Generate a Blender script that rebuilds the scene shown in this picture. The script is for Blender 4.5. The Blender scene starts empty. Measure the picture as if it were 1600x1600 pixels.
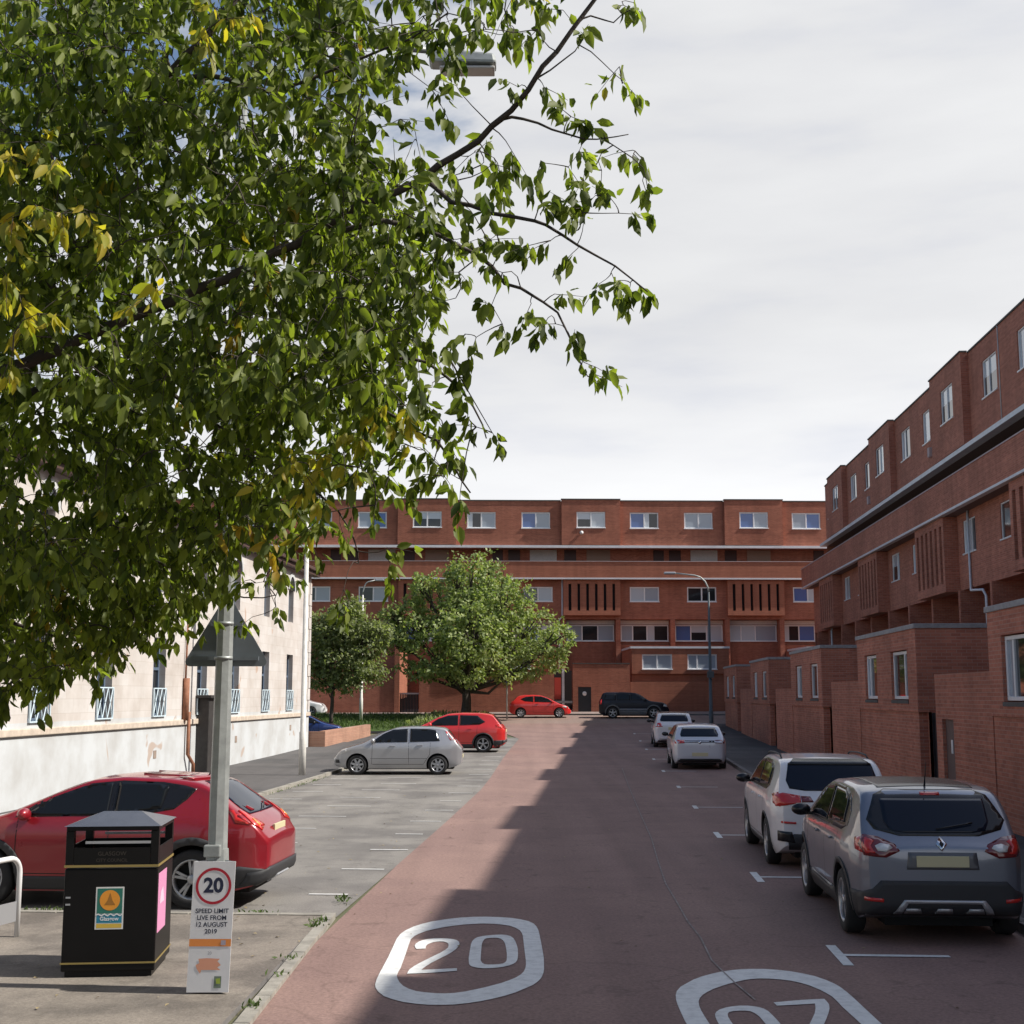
import bpy, bmesh, math, random
import numpy as np
from math import sin, cos, tan, radians, pi, sqrt, atan2, hypot
from mathutils import Vector, Matrix, noise as mnoise
from mathutils.bvhtree import BVHTree
from mathutils.geometry import delaunay_2d_cdt

C = bpy.data.collections.new("place"); bpy.context.scene.collection.children.link(C)
SC = bpy.context.scene
# ------------------------------------------------------------- camera
CAMZ = 2.5; TH = radians(7.942); AZ = radians(3.87)
cam = bpy.data.cameras.new("camera"); camo = bpy.data.objects.new("camera", cam)
SC.collection.objects.link(camo); SC.camera = camo
camo.location = (0, 0, CAMZ); camo.rotation_euler = (radians(90) + TH, 0, 0)
cam.sensor_width = 36; cam.lens = 2050 / 1600 * 36; cam.clip_end = 3000; cam.clip_start = 0.1
# ------------------------------------------------------------- sun and sky
SUND = Vector((1.0, -0.10, 0.99)).normalized()
sun = bpy.data.lights.new("sun", 'SUN'); suno = bpy.data.objects.new("sun", sun)
SC.collection.objects.link(suno)
sun.energy = 5.0; sun.angle = radians(0.55); sun.color = (1.0, 0.94, 0.86)
suno.rotation_euler = SUND.to_track_quat('Z', 'Y').to_euler()
SC.view_settings.view_transform = 'Standard'; SC.view_settings.look = 'None'
SC.view_settings.exposure = 0.36; SC.view_settings.gamma = 1.0
W_ = bpy.data.worlds.new("World"); SC.world = W_; W_.use_nodes = True
nt = W_.node_tree; nt.nodes.clear()
def N(t, nt=None, **k):
    n = nt.nodes.new(t)
    for a, b in k.items(): setattr(n, a, b)
    return n
L = nt.links.new
out = N('ShaderNodeOutputWorld', nt); bg = N('ShaderNodeBackground', nt)
sky = N('ShaderNodeTexSky', nt); sky.sky_type = 'NISHITA'; sky.sun_disc = False
sky.sun_elevation = math.asin(SUND.z); sky.sun_rotation = atan2(SUND.x, SUND.y)
sky.air_density = 1.0; sky.dust_density = 1.5; sky.ozone_density = 1.2
tc = N('ShaderNodeTexCoord', nt); sep = N('ShaderNodeSeparateXYZ', nt); L(tc.outputs['Generated'], sep.inputs[0])
mp = N('ShaderNodeMapping', nt); mp.inputs['Scale'].default_value = (1.6, 1.6, 5.0); L(tc.outputs['Generated'], mp.inputs[0])
n1 = N('ShaderNodeTexNoise', nt); n1.inputs['Scale'].default_value = 1.7; n1.inputs['Detail'].default_value = 7; n1.inputs['Roughness'].default_value = .55
n1.inputs['Distortion'].default_value = .4
L(mp.outputs[0], n1.inputs[0])
# cloud cover: complete except for broken gaps to the upper left
cov = N('ShaderNodeMath', nt, operation='MULTIPLY_ADD'); cov.inputs[1].default_value = .75; cov.inputs[2].default_value = .27
L(sep.outputs[0], cov.inputs[0])
add = N('ShaderNodeMath', nt, operation='ADD'); L(n1.outputs[0], add.inputs[0]); L(cov.outputs[0], add.inputs[1])
el = N('ShaderNodeMath', nt, operation='MULTIPLY_ADD'); el.inputs[1].default_value = -.35; L(sep.outputs[2], el.inputs[0]); L(add.outputs[0], el.inputs[2])
# the cloud bank lies ahead and low; unseen sky behind the camera and overhead is cleared to dim the ambient light
by_ = N('ShaderNodeMapRange', nt, interpolation_type='SMOOTHSTEP'); by_.inputs[1].default_value = .25; by_.inputs[2].default_value = -.25; by_.inputs[4].default_value = .34; L(sep.outputs[1], by_.inputs[0])
bz_ = N('ShaderNodeMapRange', nt, interpolation_type='SMOOTHSTEP'); bz_.inputs[1].default_value = .58; bz_.inputs[2].default_value = .85; bz_.inputs[4].default_value = .22; L(sep.outputs[2], bz_.inputs[0])
s1_ = N('ShaderNodeMath', nt, operation='SUBTRACT'); L(el.outputs[0], s1_.inputs[0]); L(by_.outputs[0], s1_.inputs[1])
s2_ = N('ShaderNodeMath', nt, operation='SUBTRACT'); L(s1_.outputs[0], s2_.inputs[0]); L(bz_.outputs[0], s2_.inputs[1]); el = s2_
mr = N('ShaderNodeMapRange', nt, interpolation_type='SMOOTHSTEP'); mr.inputs[1].default_value = .33; mr.inputs[2].default_value = .47
L(el.outputs[0], mr.inputs[0])
# cloud shading: soft grey veil overhead, brighter low down and to the right, lilac-grey banks near the horizon
mp2 = N('ShaderNodeMapping', nt); mp2.inputs['Scale'].default_value = (2.0, 2.0, 9.0); mp2.inputs['Location'].default_value = (.35, 0, .1); L(tc.outputs['Generated'], mp2.inputs[0])
n2 = N('ShaderNodeTexNoise', nt); n2.inputs['Scale'].default_value = 2.2; n2.inputs['Detail'].default_value = 8; n2.inputs['Roughness'].default_value = .5
L(mp2.outputs[0], n2.inputs[0])
rp = N('ShaderNodeValToRGB', nt)
e = rp.color_ramp.elements; e[0].position = .28; e[0].color = (.50, .515, .56, 1); e[1].position = .66; e[1].color = (.62, .625, .635, 1)
e2 = rp.color_ramp.elements.new(.48); e2.color = (.585, .59, .605, 1)
L(n2.outputs[0], rp.inputs[0])
gz = N('ShaderNodeMapRange', nt); gz.inputs[1].default_value = .27; gz.inputs[2].default_value = .15; gz.inputs[3].default_value = 1.0; gz.inputs[4].default_value = 1.22
L(sep.outputs[2], gz.inputs[0])
gt_ = N('ShaderNodeMapRange', nt); gt_.inputs[1].default_value = .5; gt_.inputs[2].default_value = 1.0; gt_.inputs[3].default_value = 1.0; gt_.inputs[4].default_value = 1.2; L(sep.outputs[2], gt_.inputs[0])  # unseen overhead cloud brightened to lift the fill in the shade
gm_ = N('ShaderNodeMath', nt, operation='MULTIPLY'); L(gz.outputs[0], gm_.inputs[0]); L(gt_.outputs[0], gm_.inputs[1])
gx = N('ShaderNodeMapRange', nt); gx.inputs[1].default_value = -.2; gx.inputs[2].default_value = .6; gx.inputs[3].default_value = .98; gx.inputs[4].default_value = 1.12
L(sep.outputs[0], gx.inputs[0])
mg = N('ShaderNodeMath', nt, operation='MULTIPLY'); L(gm_.outputs[0], mg.inputs[0]); L(gx.outputs[0], mg.inputs[1])
zt_ = N('ShaderNodeMapRange', nt); zt_.inputs[1].default_value = .5; zt_.inputs[2].default_value = .95; L(sep.outputs[2], zt_.inputs[0])
zc_ = N('ShaderNodeMix', nt, data_type='RGBA'); zc_.inputs[7].default_value = (.80, .90, 1.16, 1); zc_.inputs[6].default_value = (1, 1, 1, 1); L(zt_.outputs[0], zc_.inputs[0])  # unseen overhead cloud tinted blue to cool the shade below
zm_ = N('ShaderNodeVectorMath', nt, operation='MULTIPLY'); L(rp.outputs[0], zm_.inputs[0]); L(zc_.outputs[2], zm_.inputs[1])
vm = N('ShaderNodeVectorMath', nt, operation='SCALE'); L(zm_.outputs[0], vm.inputs[0]); L(mg.outputs[0], vm.inputs['Scale'])
sk = N('ShaderNodeVectorMath', nt, operation='SCALE'); sk.inputs['Scale'].default_value = .10; L(sky.outputs[0], sk.inputs[0])
mx = N('ShaderNodeMix', nt, data_type='RGBA'); L(mr.outputs[0], mx.inputs[0]); L(sk.outputs[0], mx.inputs[6]); L(vm.outputs[0], mx.inputs[7])
L(mx.outputs[2], bg.inputs[0]); bg.inputs[1].default_value = 1.0
L(bg.outputs[0], out.inputs[0])
SC.render.engine = 'CYCLES'
SC.cycles.max_bounces = 6; SC.cycles.transparent_max_bounces = 6; SC.cycles.transmission_bounces = 3; SC.cycles.caustics_reflective = False; SC.cycles.caustics_refractive = False

# ------------------------------------------------------------- coordinates
CA, SA = cos(AZ), sin(AZ)
def W(p, q, z=0.0):            # street frame (p to the right, q along the street) to world
    return Vector((p * CA + q * SA, -p * SA + q * CA, z))
def PQ(x, y): return (x * CA - y * SA, x * SA + y * CA)
_Z = [(-1000, 0), (26, 0), (40, .05), (50, .15), (65, .38), (78, .65), (88, 1.08), (92, 1.3), (100, 1.4), (5000, 1.4)]
def zg(q):
    for (a, za), (b, zb) in zip(_Z, _Z[1:]):
        if q <= b:
            t = (q - a) / (b - a); return za + (zb - za) * t
    return 1.4
def _ray(u, y):
    a = (u - 800) / 2050; v = (800 - y) / 2050
    return Vector((a, cos(TH) - v * sin(TH), sin(TH) + v * cos(TH)))
def at(u, y, Y):               # point of the place seen at (u, y) in the photo, Y metres ahead
    d = _ray(u, y); t = Y / d.y
    return Vector((t * d.x, Y, CAMZ + t * d.z))
def gr(u, y, z=0.0):           # point on the ground
    d = _ray(u, y); t = (z - CAMZ) / d.z
    return Vector((t * d.x, t * d.y, z))

# ------------------------------------------------------------- object helpers
def tag(o, label=None, cat=None, group=None, kind=None):
    if label: o['label'] = label
    if cat: o['category'] = cat
    if group: o['group'] = group
    if kind: o['kind'] = kind
    return o
def thing(name, label, cat, loc=(0, 0, 0), rz=0.0, group=None):
    o = bpy.data.objects.new(name, None); C.objects.link(o)
    o.location = loc; o.rotation_euler = (0, 0, rz); o.empty_display_size = .2
    return tag(o, label, cat, group)
def link(name, me, parent=None):
    o = bpy.data.objects.new(name, me); C.objects.link(o)
    if parent: o.parent = parent
    return o
def copy_tree(o, parent=None):
    c = o.copy(); C.objects.link(c); c.parent = parent
    for ch in [x for x in C.objects if x.parent == o]: copy_tree(ch, c)
    return c
class MB:
    def __init__(s): s.v = []; s.f = []; s.m = []; s.sm = []
    def add(s, vs, fs, m=0, smooth=False):
        b = len(s.v); s.v += [tuple(v) for v in vs]
        for f in fs: s.f.append([b + i for i in f]); s.m.append(m); s.sm.append(smooth)
        return s
    def box(s, x0, x1, y0, y1, z0, z1, m=0):
        v = [(x, y, z) for z in (z0, z1) for y in (y0, y1) for x in (x0, x1)]
        return s.add(v, [(0, 2, 3, 1), (4, 5, 7, 6), (0, 1, 5, 4), (2, 6, 7, 3), (0, 4, 6, 2), (1, 3, 7, 5)], m)
    def quad(s, a, b, c, d, m=0): return s.add([a, b, c, d], [(0, 1, 2, 3)], m)
    def prism(s, pts, z0, z1, m=0):          # pts in xy, ccw
        n = len(pts)
        v = [(x, y, z0) for x, y in pts] + [(x, y, z1) for x, y in pts]
        return s.add(v, [list(range(n))[::-1], list(range(n, 2 * n))] + [(i, (i + 1) % n, n + (i + 1) % n, n + i) for i in range(n)], m)
    def tube(s, pts, rad, n=10, m=0, cap=True, smooth=True):
        pts = [Vector(p) for p in pts]; k = len(pts)
        if not hasattr(rad, '__len__'): rad = [rad] * k
        b = len(s.v); up = None
        for i, p in enumerate(pts):
            d = (pts[min(i + 1, k - 1)] - pts[max(i - 1, 0)]).normalized()
            if up is None: up = Vector((0, 0, 1)) if abs(d.z) < .9 else Vector((0, 1, 0))
            a = d.cross(up).normalized(); c = a.cross(d); up = c
            for j in range(n):
                t = 2 * pi * j / n
                s.v.append(tuple(p + (a * cos(t) + c * sin(t)) * rad[i]))
        for i in range(k - 1):
            for j in range(n):
                j2 = (j + 1) % n
                s.f.append([b + i * n + j, b + i * n + j2, b + (i + 1) * n + j2, b + (i + 1) * n + j]); s.m.append(m); s.sm.append(smooth)
        if cap:
            s.f.append([b + j for j in range(n)][::-1]); s.m.append(m); s.sm.append(False)
            s.f.append([b + (k - 1) * n + j for j in range(n)]); s.m.append(m); s.sm.append(False)
        return s
    def lathe(s, prof, o=(0, 0, 0), ax='z', n=24, m=0, smooth=True):   # prof: (r, h)
        b = len(s.v); k = len(prof)
        for r, h in prof:
            for j in range(n):
                t = 2 * pi * j / n; c, d = r * cos(t), r * sin(t)
                p = (c, d, h) if ax == 'z' else ((c, h, d) if ax == 'y' else (h, c, d))
                s.v.append((o[0] + p[0], o[1] + p[1], o[2] + p[2]))
        for i in range(k - 1):
            for j in range(n):
                j2 = (j + 1) % n
                s.f.append([b + i * n + j, b + i * n + j2, b + (i + 1) * n + j2, b + (i + 1) * n + j]); s.m.append(m); s.sm.append(smooth)
        return s
    def mesh(s, name, mats, off=(0, 0, 0), bevel=0.0, fix=True, seg=2):
        me = bpy.data.meshes.new(name)
        o = Vector(off)
        me.from_pydata([tuple(Vector(v) - o) for v in s.v], [], s.f)
        for mt in (mats if isinstance(mats, (list, tuple)) else [mats]): me.materials.append(mt)
        me.polygons.foreach_set('material_index', s.m); me.polygons.foreach_set('use_smooth', s.sm)
        bm = bmesh.new(); bm.from_mesh(me)
        if fix: bmesh.ops.recalc_face_normals(bm, faces=bm.faces)
        if bevel > 0:
            ed = [e for e in bm.edges if len(e.link_faces) == 2 and e.calc_face_angle(0) > .5]
            bmesh.ops.bevel(bm, geom=ed, offset=bevel, segments=seg, affect='EDGES', profile=.5, clamp_overlap=True)
        bm.to_mesh(me); bm.free(); me.update()
        return me
    def build(s, name, mats, parent=None, off=(0, 0, 0), bevel=0.0, fix=True, seg=2):
        return link(name, s.mesh(name, mats, off, bevel, fix, seg), parent)
def structure(o): o['kind'] = 'structure'; return o
def text_mesh(txt, size, mat, align='CENTER', ext=.0, bold=0.0):
    cu = bpy.data.curves.new('t', 'FONT'); cu.body = txt; cu.size = size; cu.align_x = align; cu.align_y = 'CENTER'
    cu.extrude = ext; cu.offset = bold; cu.resolution_u = 3
    o = bpy.data.objects.new('t', cu); C.objects.link(o)
    dg = bpy.context.evaluated_depsgraph_get(); dg.update()
    me = bpy.data.meshes.new_from_object(o.evaluated_get(dg)); bpy.data.objects.remove(o)
    me.materials.clear(); me.materials.append(mat)
    return me

# ------------------------------------------------------------- materials
def newmat(name):
    m = bpy.data.materials.new(name); m.use_nodes = True
    b = m.node_tree.nodes['Principled BSDF']; return m, m.node_tree, b
def simple(name, col, rough=.6, metal=0.0, spec=.5, noise=0.0, nscale=8.0, coat=0.0, bump=0.0, bscale=60.0):
    m, t, b = newmat(name)
    b.inputs['Base Color'].default_value = (*col, 1); b.inputs['Roughness'].default_value = rough
    b.inputs['Metallic'].default_value = metal; b.inputs['Specular IOR Level'].default_value = spec
    b.inputs['Coat Weight'].default_value = coat; b.inputs['Coat Roughness'].default_value = .04
    if noise > 0:
        x = N('ShaderNodeTexCoord', t); n = N('ShaderNodeTexNoise', t); n.inputs['Scale'].default_value = nscale; n.inputs['Detail'].default_value = 6
        n.inputs['Roughness'].default_value = .65
        t.links.new(x.outputs['Object'], n.inputs[0])
        r = N('ShaderNodeMapRange', t); r.inputs[1].default_value = .3; r.inputs[2].default_value = .7; r.inputs[3].default_value = 1 - noise; r.inputs[4].default_value = 1 + noise
        t.links.new(n.outputs[0], r.inputs[0])
        v = N('ShaderNodeVectorMath', t, operation='SCALE'); v.inputs[0].default_value = col; t.links.new(r.outputs[0], v.inputs['Scale'])
        t.links.new(v.outputs[0], b.inputs['Base Color'])
    if bump > 0:
        x = N('ShaderNodeTexCoord', t); n = N('ShaderNodeTexNoise', t); n.inputs['Scale'].default_value = bscale; n.inputs['Detail'].default_value = 4
        t.links.new(x.outputs['Object'], n.inputs[0])
        bp = N('ShaderNodeBump', t); bp.inputs['Strength'].default_value = bump; bp.inputs['Distance'].default_value = .01
        t.links.new(n.outputs[0], bp.inputs['Height']); t.links.new(bp.outputs[0], b.inputs['Normal'])
    return m
def brick(name, c1, c2, mort, bump=.6, var=.20):
    m, t, b = newmat(name); l = t.links.new
    x = N('ShaderNodeTexCoord', t); s = N('ShaderNodeSeparateXYZ', t); l(x.outputs['Object'], s.inputs[0])
    sn = N('ShaderNodeSeparateXYZ', t); l(x.outputs['Normal'], sn.inputs[0])
    ab = N('ShaderNodeMath', t, operation='ABSOLUTE'); l(sn.outputs[0], ab.inputs[0])
    gt = N('ShaderNodeMath', t, operation='GREATER_THAN'); gt.inputs[1].default_value = .6; l(ab.outputs[0], gt.inputs[0])
    mxx = N('ShaderNodeMix', t, data_type='FLOAT'); l(gt.outputs[0], mxx.inputs[0]); l(s.outputs[0], mxx.inputs[2]); l(s.outputs[1], mxx.inputs[3])
    cb = N('ShaderNodeCombineXYZ', t); l(mxx.outputs[0], cb.inputs[0]); l(s.outputs[2], cb.inputs[1])
    br = N('ShaderNodeTexBrick', t); l(cb.outputs[0], br.inputs[0])
    br.inputs['Scale'].default_value = 1.0; br.inputs['Brick Width'].default_value = .225; br.inputs['Row Height'].default_value = .075
    br.inputs['Mortar Size'].default_value = .007; br.inputs['Mortar Smooth'].default_value = .3; br.inputs['Bias'].default_value = -.1
    br.inputs['Color1'].default_value = (*c1, 1); br.inputs['Color2'].default_value = (*c2, 1); br.inputs['Mortar'].default_value = (*mort, 1)
    n = N('ShaderNodeTexNoise', t); n.inputs['Scale'].default_value = .45; n.inputs['Detail'].default_value = 7; n.inputs['Roughness'].default_value = .6
    l(x.outputs['Object'], n.inputs[0])
    r = N('ShaderNodeMapRange', t); r.inputs[1].default_value = .3; r.inputs[2].default_value = .7; r.inputs[3].default_value = 1 - var; r.inputs[4].default_value = 1 + var
    l(n.outputs[0], r.inputs[0])
    # vertical rain streaks
    cs = N('ShaderNodeMapping', t); cs.inputs['Scale'].default_value = (2.2, .12, 1); l(cb.outputs[0], cs.inputs[0])
    n3 = N('ShaderNodeTexNoise', t); n3.inputs['Scale'].default_value = 1.3; n3.inputs['Detail'].default_value = 4; l(cs.outputs[0], n3.inputs[0])
    r3 = N('ShaderNodeMapRange', t); r3.inputs[1].default_value = .35; r3.inputs[2].default_value = .75; r3.inputs[3].default_value = 1.06; r3.inputs[4].default_value = .88
    l(n3.outputs[0], r3.inputs[0])
    mu0 = N('ShaderNodeMath', t, operation='MULTIPLY'); l(r.outputs[0], mu0.inputs[0]); l(r3.outputs[0], mu0.inputs[1])
    cr_ = N('ShaderNodeMapping', t); cr_.inputs['Scale'].default_value = (.22, 13.3, 1); l(cb.outputs[0], cr_.inputs[0])
    n5 = N('ShaderNodeTexNoise', t); n5.inputs['Scale'].default_value = 1.0; n5.inputs['Detail'].default_value = 3; l(cr_.outputs[0], n5.inputs[0])
    r5 = N('ShaderNodeMapRange', t); r5.inputs[1].default_value = .3; r5.inputs[2].default_value = .7; r5.inputs[3].default_value = .89; r5.inputs[4].default_value = 1.11; l(n5.outputs[0], r5.inputs[0])
    mu = N('ShaderNodeMath', t, operation='MULTIPLY'); l(mu0.outputs[0], mu.inputs[0]); l(r5.outputs[0], mu.inputs[1])
    v = N('ShaderNodeVectorMath', t, operation='SCALE'); l(br.outputs['Color'], v.inputs[0]); l(mu.outputs[0], v.inputs['Scale'])
    l(v.outputs[0], b.inputs['Base Color']); b.inputs['Roughness'].default_value = .85; b.inputs['Specular IOR Level'].default_value = .3
    bp = N('ShaderNodeBump', t); bp.inputs['Strength'].default_value = bump; bp.inputs['Distance'].default_value = .008; bp.invert = True
    l(br.outputs['Fac'], bp.inputs['Height']); l(bp.outputs[0], b.inputs['Normal'])
    return m
def ground(name, base, patch, speck, pscale=.35, crack=True, rough=.9, sscale=45, mixlo=.42, mixhi=.62):
    m, t, b = newmat(name); l = t.links.new
    x = N('ShaderNodeTexCoord', t)
    n = N('ShaderNodeTexNoise', t); n.inputs['Scale'].default_value = pscale; n.inputs['Detail'].default_value = 9; n.inputs['Roughness'].default_value = .62
    l(x.outputs['Object'], n.inputs[0])
    r = N('ShaderNodeMapRange', t, interpolation_type='SMOOTHSTEP'); r.inputs[1].default_value = mixlo; r.inputs[2].default_value = mixhi; l(n.outputs[0], r.inputs[0])
    mx = N('ShaderNodeMix', t, data_type='RGBA'); mx.inputs[6].default_value = (*base, 1); mx.inputs[7].default_value = (*patch, 1); l(r.outputs[0], mx.inputs[0])
    n2 = N('ShaderNodeTexNoise', t); n2.inputs['Scale'].default_value = sscale; n2.inputs['Detail'].default_value = 5; n2.inputs['Roughness'].default_value = .75; l(x.outputs['Object'], n2.inputs[0])
    r2 = N('ShaderNodeMapRange', t); r2.inputs[1].default_value = .3; r2.inputs[2].default_value = .7; r2.inputs[3].default_value = 1 - speck; r2.inputs[4].default_value = 1 + speck; l(n2.outputs[0], r2.inputs[0])
    # worn wheel tracks / long streaks along the street
    ms = N('ShaderNodeMapping', t); ms.inputs['Rotation'].default_value = (0, 0, AZ); ms.inputs['Scale'].default_value = (1.6, .06, 1); l(x.outputs['Object'], ms.inputs[0])
    n4 = N('ShaderNodeTexNoise', t); n4.inputs['Scale'].default_value = 1.0; n4.inputs['Detail'].default_value = 5; l(ms.outputs[0], n4.inputs[0])
    r4 = N('ShaderNodeMapRange', t); r4.inputs[1].default_value = .3; r4.inputs[2].default_value = .7; r4.inputs[3].default_value = .90; r4.inputs[4].default_value = 1.10; l(n4.outputs[0], r4.inputs[0])
    mu = N('ShaderNodeMath', t, operation='MULTIPLY'); l(r2.outputs[0], mu.inputs[0]); l(r4.outputs[0], mu.inputs[1])
    last = mu
    if crack:
        vo = N('ShaderNodeTexVoronoi', t); vo.feature = 'DISTANCE_TO_EDGE'; vo.inputs['Scale'].default_value = .28
        nd = N('ShaderNodeTexNoise', t); nd.inputs['Scale'].default_value = 1.2; nd.inputs['Detail'].default_value = 6; l(x.outputs['Object'], nd.inputs[0])
        va = N('ShaderNodeVectorMath', t, operation='MULTIPLY_ADD'); va.inputs[1].default_value = (1.6, 1.6, 0); l(nd.outputs['Color'], va.inputs[0]); l(x.outputs['Object'], va.inputs[2])
        l(va.outputs[0], vo.inputs[0])
        rc = N('ShaderNodeMapRange', t); rc.inputs[1].default_value = .002; rc.inputs[2].default_value = .007; rc.inputs[3].default_value = .86; rc.inputs[4].default_value = 1.0; l(vo.outputs[0], rc.inputs[0])
        m3 = N('ShaderNodeMath', t, operation='MULTIPLY'); l(mu.outputs[0], m3.inputs[0]); l(rc.outputs[0], m3.inputs[1]); last = m3
    # oil drips and dark stains
    no = N('ShaderNodeTexNoise', t); no.inputs['Scale'].default_value = 2.3; no.inputs['Detail'].default_value = 5; no.inputs['Roughness'].default_value = .55; l(x.outputs['Object'], no.inputs[0])
    ro = N('ShaderNodeMapRange', t, interpolation_type='SMOOTHSTEP'); ro.inputs[1].default_value = .60; ro.inputs[2].default_value = .72; ro.inputs[3].default_value = 1.0; ro.inputs[4].default_value = .74; l(no.outputs[0], ro.inputs[0])
    mo = N('ShaderNodeMath', t, operation='MULTIPLY'); l(last.outputs[0], mo.inputs[0]); l(ro.outputs[0], mo.inputs[1]); last = mo
    v = N('ShaderNodeVectorMath', t, operation='SCALE'); l(mx.outputs[2], v.inputs[0]); l(last.outputs[0], v.inputs['Scale'])
    l(v.outputs[0], b.inputs['Base Color']); b.inputs['Roughness'].default_value = rough; b.inputs['Specular IOR Level'].default_value = .25
    bp = N('ShaderNodeBump', t); bp.inputs['Strength'].default_value = .5; bp.inputs['Distance'].default_value = .006
    l(n2.outputs[0], bp.inputs['Height']); l(bp.outputs[0], b.inputs['Normal'])
    return m
def paintmark(name, col):      # thermoplastic road paint, worn through in places
    m, t, b = newmat(name); l = t.links.new
    x = N('ShaderNodeTexCoord', t); n = N('ShaderNodeTexNoise', t); n.inputs['Scale'].default_value = 9; n.inputs['Detail'].default_value = 8; n.inputs['Roughness'].default_value = .7
    l(x.outputs['Object'], n.inputs[0])
    r = N('ShaderNodeMapRange', t); r.inputs[1].default_value = .28; r.inputs[2].default_value = .55; r.inputs[3].default_value = .72; r.inputs[4].default_value = 1; l(n.outputs[0], r.inputs[0])
    v = N('ShaderNodeVectorMath', t, operation='SCALE'); v.inputs[0].default_value = col; l(r.outputs[0], v.inputs['Scale']); l(v.outputs[0], b.inputs['Base Color'])
    b.inputs['Roughness'].default_value = .7
    return m
def carpaint(name, col, metal=.0, rough=.32):
    m, t, b = newmat(name)
    b.inputs['Base Color'].default_value = (*col, 1); b.inputs['Metallic'].default_value = metal; b.inputs['Roughness'].default_value = rough
    b.inputs['Coat Weight'].default_value = .9; b.inputs['Coat Roughness'].default_value = .03
    x = N('ShaderNodeTexCoord', t); n = N('ShaderNodeTexNoise', t); n.inputs['Scale'].default_value = 3; n.inputs['Detail'].default_value = 5
    t.links.new(x.outputs['Object'], n.inputs[0])
    r = N('ShaderNodeMapRange', t); r.inputs[3].default_value = rough - .06; r.inputs[4].default_value = rough + .12; t.links.new(n.outputs[0], r.inputs[0]); t.links.new(r.outputs[0], b.inputs['Roughness'])
    return m
M = {}
M['brick'] = brick('red_brick', (.47, .178, .115), (.35, .122, .080), (.41, .235, .18))
M['brick_far'] = brick('red_brick_sunned', (.36, .130, .080), (.27, .092, .058), (.33, .18, .13))  # copy of the red brick, its tone set for the sunlit far walls
M['brick_panel'] = brick('sunlit_tone_brick', (.36, .135, .082), (.31, .115, .07), (.30, .13, .085), var=.08)  # brick with the sunlit orange of panels and extensions put into its colour
M['coping'] = simple('grey_coping', (.30, .29, .29), .8, noise=.2)
M['coping_pink'] = simple('pale_coping', (.48, .40, .40), .8, noise=.12)
M['dark_coping'] = simple('dark_roof_edge', (.085, .08, .075), .8, noise=.2)
M['white_trim'] = simple('white_trim', (.66, .67, .70), .5, noise=.1, nscale=2)
M['upvc'] = simple('white_upvc', (.78, .78, .79), .35, noise=.04)
M['recess'] = simple('dark_recess', (.03, .024, .025), .9)  # near-black puts the shade of gaps and openings into the colour
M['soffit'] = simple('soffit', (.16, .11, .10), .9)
M['door_dark'] = simple('dark_door', (.06, .025, .022), .5)
M['door_navy'] = simple('black_door', (.014, .015, .02), .4)
M['door_brown'] = simple('brown_door', (.12, .075, .068), .6, noise=.15)
M['panel_pale'] = simple('pale_panel', (.58, .58, .58), .5, noise=.08)
M['beige'] = simple('beige_panel', (.34, .24, .19), .7)
def glass(name, col, rough=.04, spec=.6, coat=.35):
    m, t, b = newmat(name)
    b.inputs['Base Color'].default_value = (*col, 1); b.inputs['Roughness'].default_value = rough; b.inputs['Specular IOR Level'].default_value = spec
    b.inputs['Coat Weight'].default_value = coat; b.inputs['Coat Roughness'].default_value = .02
    return m
M['g_dark'] = glass('glass_dark', (.02, .022, .026)); M['g_pale'] = glass('glass_net_curtain', (.52, .57, .62)); M['g_grey'] = glass('glass_blind', (.34, .39, .45)); M['g_blue'] = glass('glass_blue_curtain', (.09, .16, .38))
PANES = [M['g_dark'], M['g_pale'], M['g_grey'], M['g_blue']]

# ============================================================= ground, road, pavements
M['red_road'] = ground('red_road_surface', (.228, .150, .132), (.260, .172, .148), .28, sscale=26)
M['old_asphalt'] = ground('old_grey_asphalt', (.215, .204, .186), (.150, .142, .133), .32, pscale=.55)
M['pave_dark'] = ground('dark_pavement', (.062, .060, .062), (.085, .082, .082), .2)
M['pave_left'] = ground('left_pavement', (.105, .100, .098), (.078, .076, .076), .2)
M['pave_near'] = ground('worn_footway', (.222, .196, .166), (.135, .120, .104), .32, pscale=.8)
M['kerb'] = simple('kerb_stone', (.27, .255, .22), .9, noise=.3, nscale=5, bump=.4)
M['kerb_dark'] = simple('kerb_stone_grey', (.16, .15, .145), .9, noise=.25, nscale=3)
M['earth'] = ground('earth', (.10, .11, .06), (.14, .13, .08), .3, crack=False)
M['mark'] = paintmark('white_road_paint', (.70, .71, .69)); M['mark_old'] = paintmark('worn_road_paint', (.60, .60, .58))
M['pathpale'] = ground('pale_path', (.30, .235, .21), (.25, .20, .185), .15)
QS = [-60, -20, 0, 8, 14, 20, 26, 30, 35, 40, 45, 50, 55, 60, 65, 70, 74, 78, 81, 84, 88, 90, 92, 96, 100, 120, 200, 1500]
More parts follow.
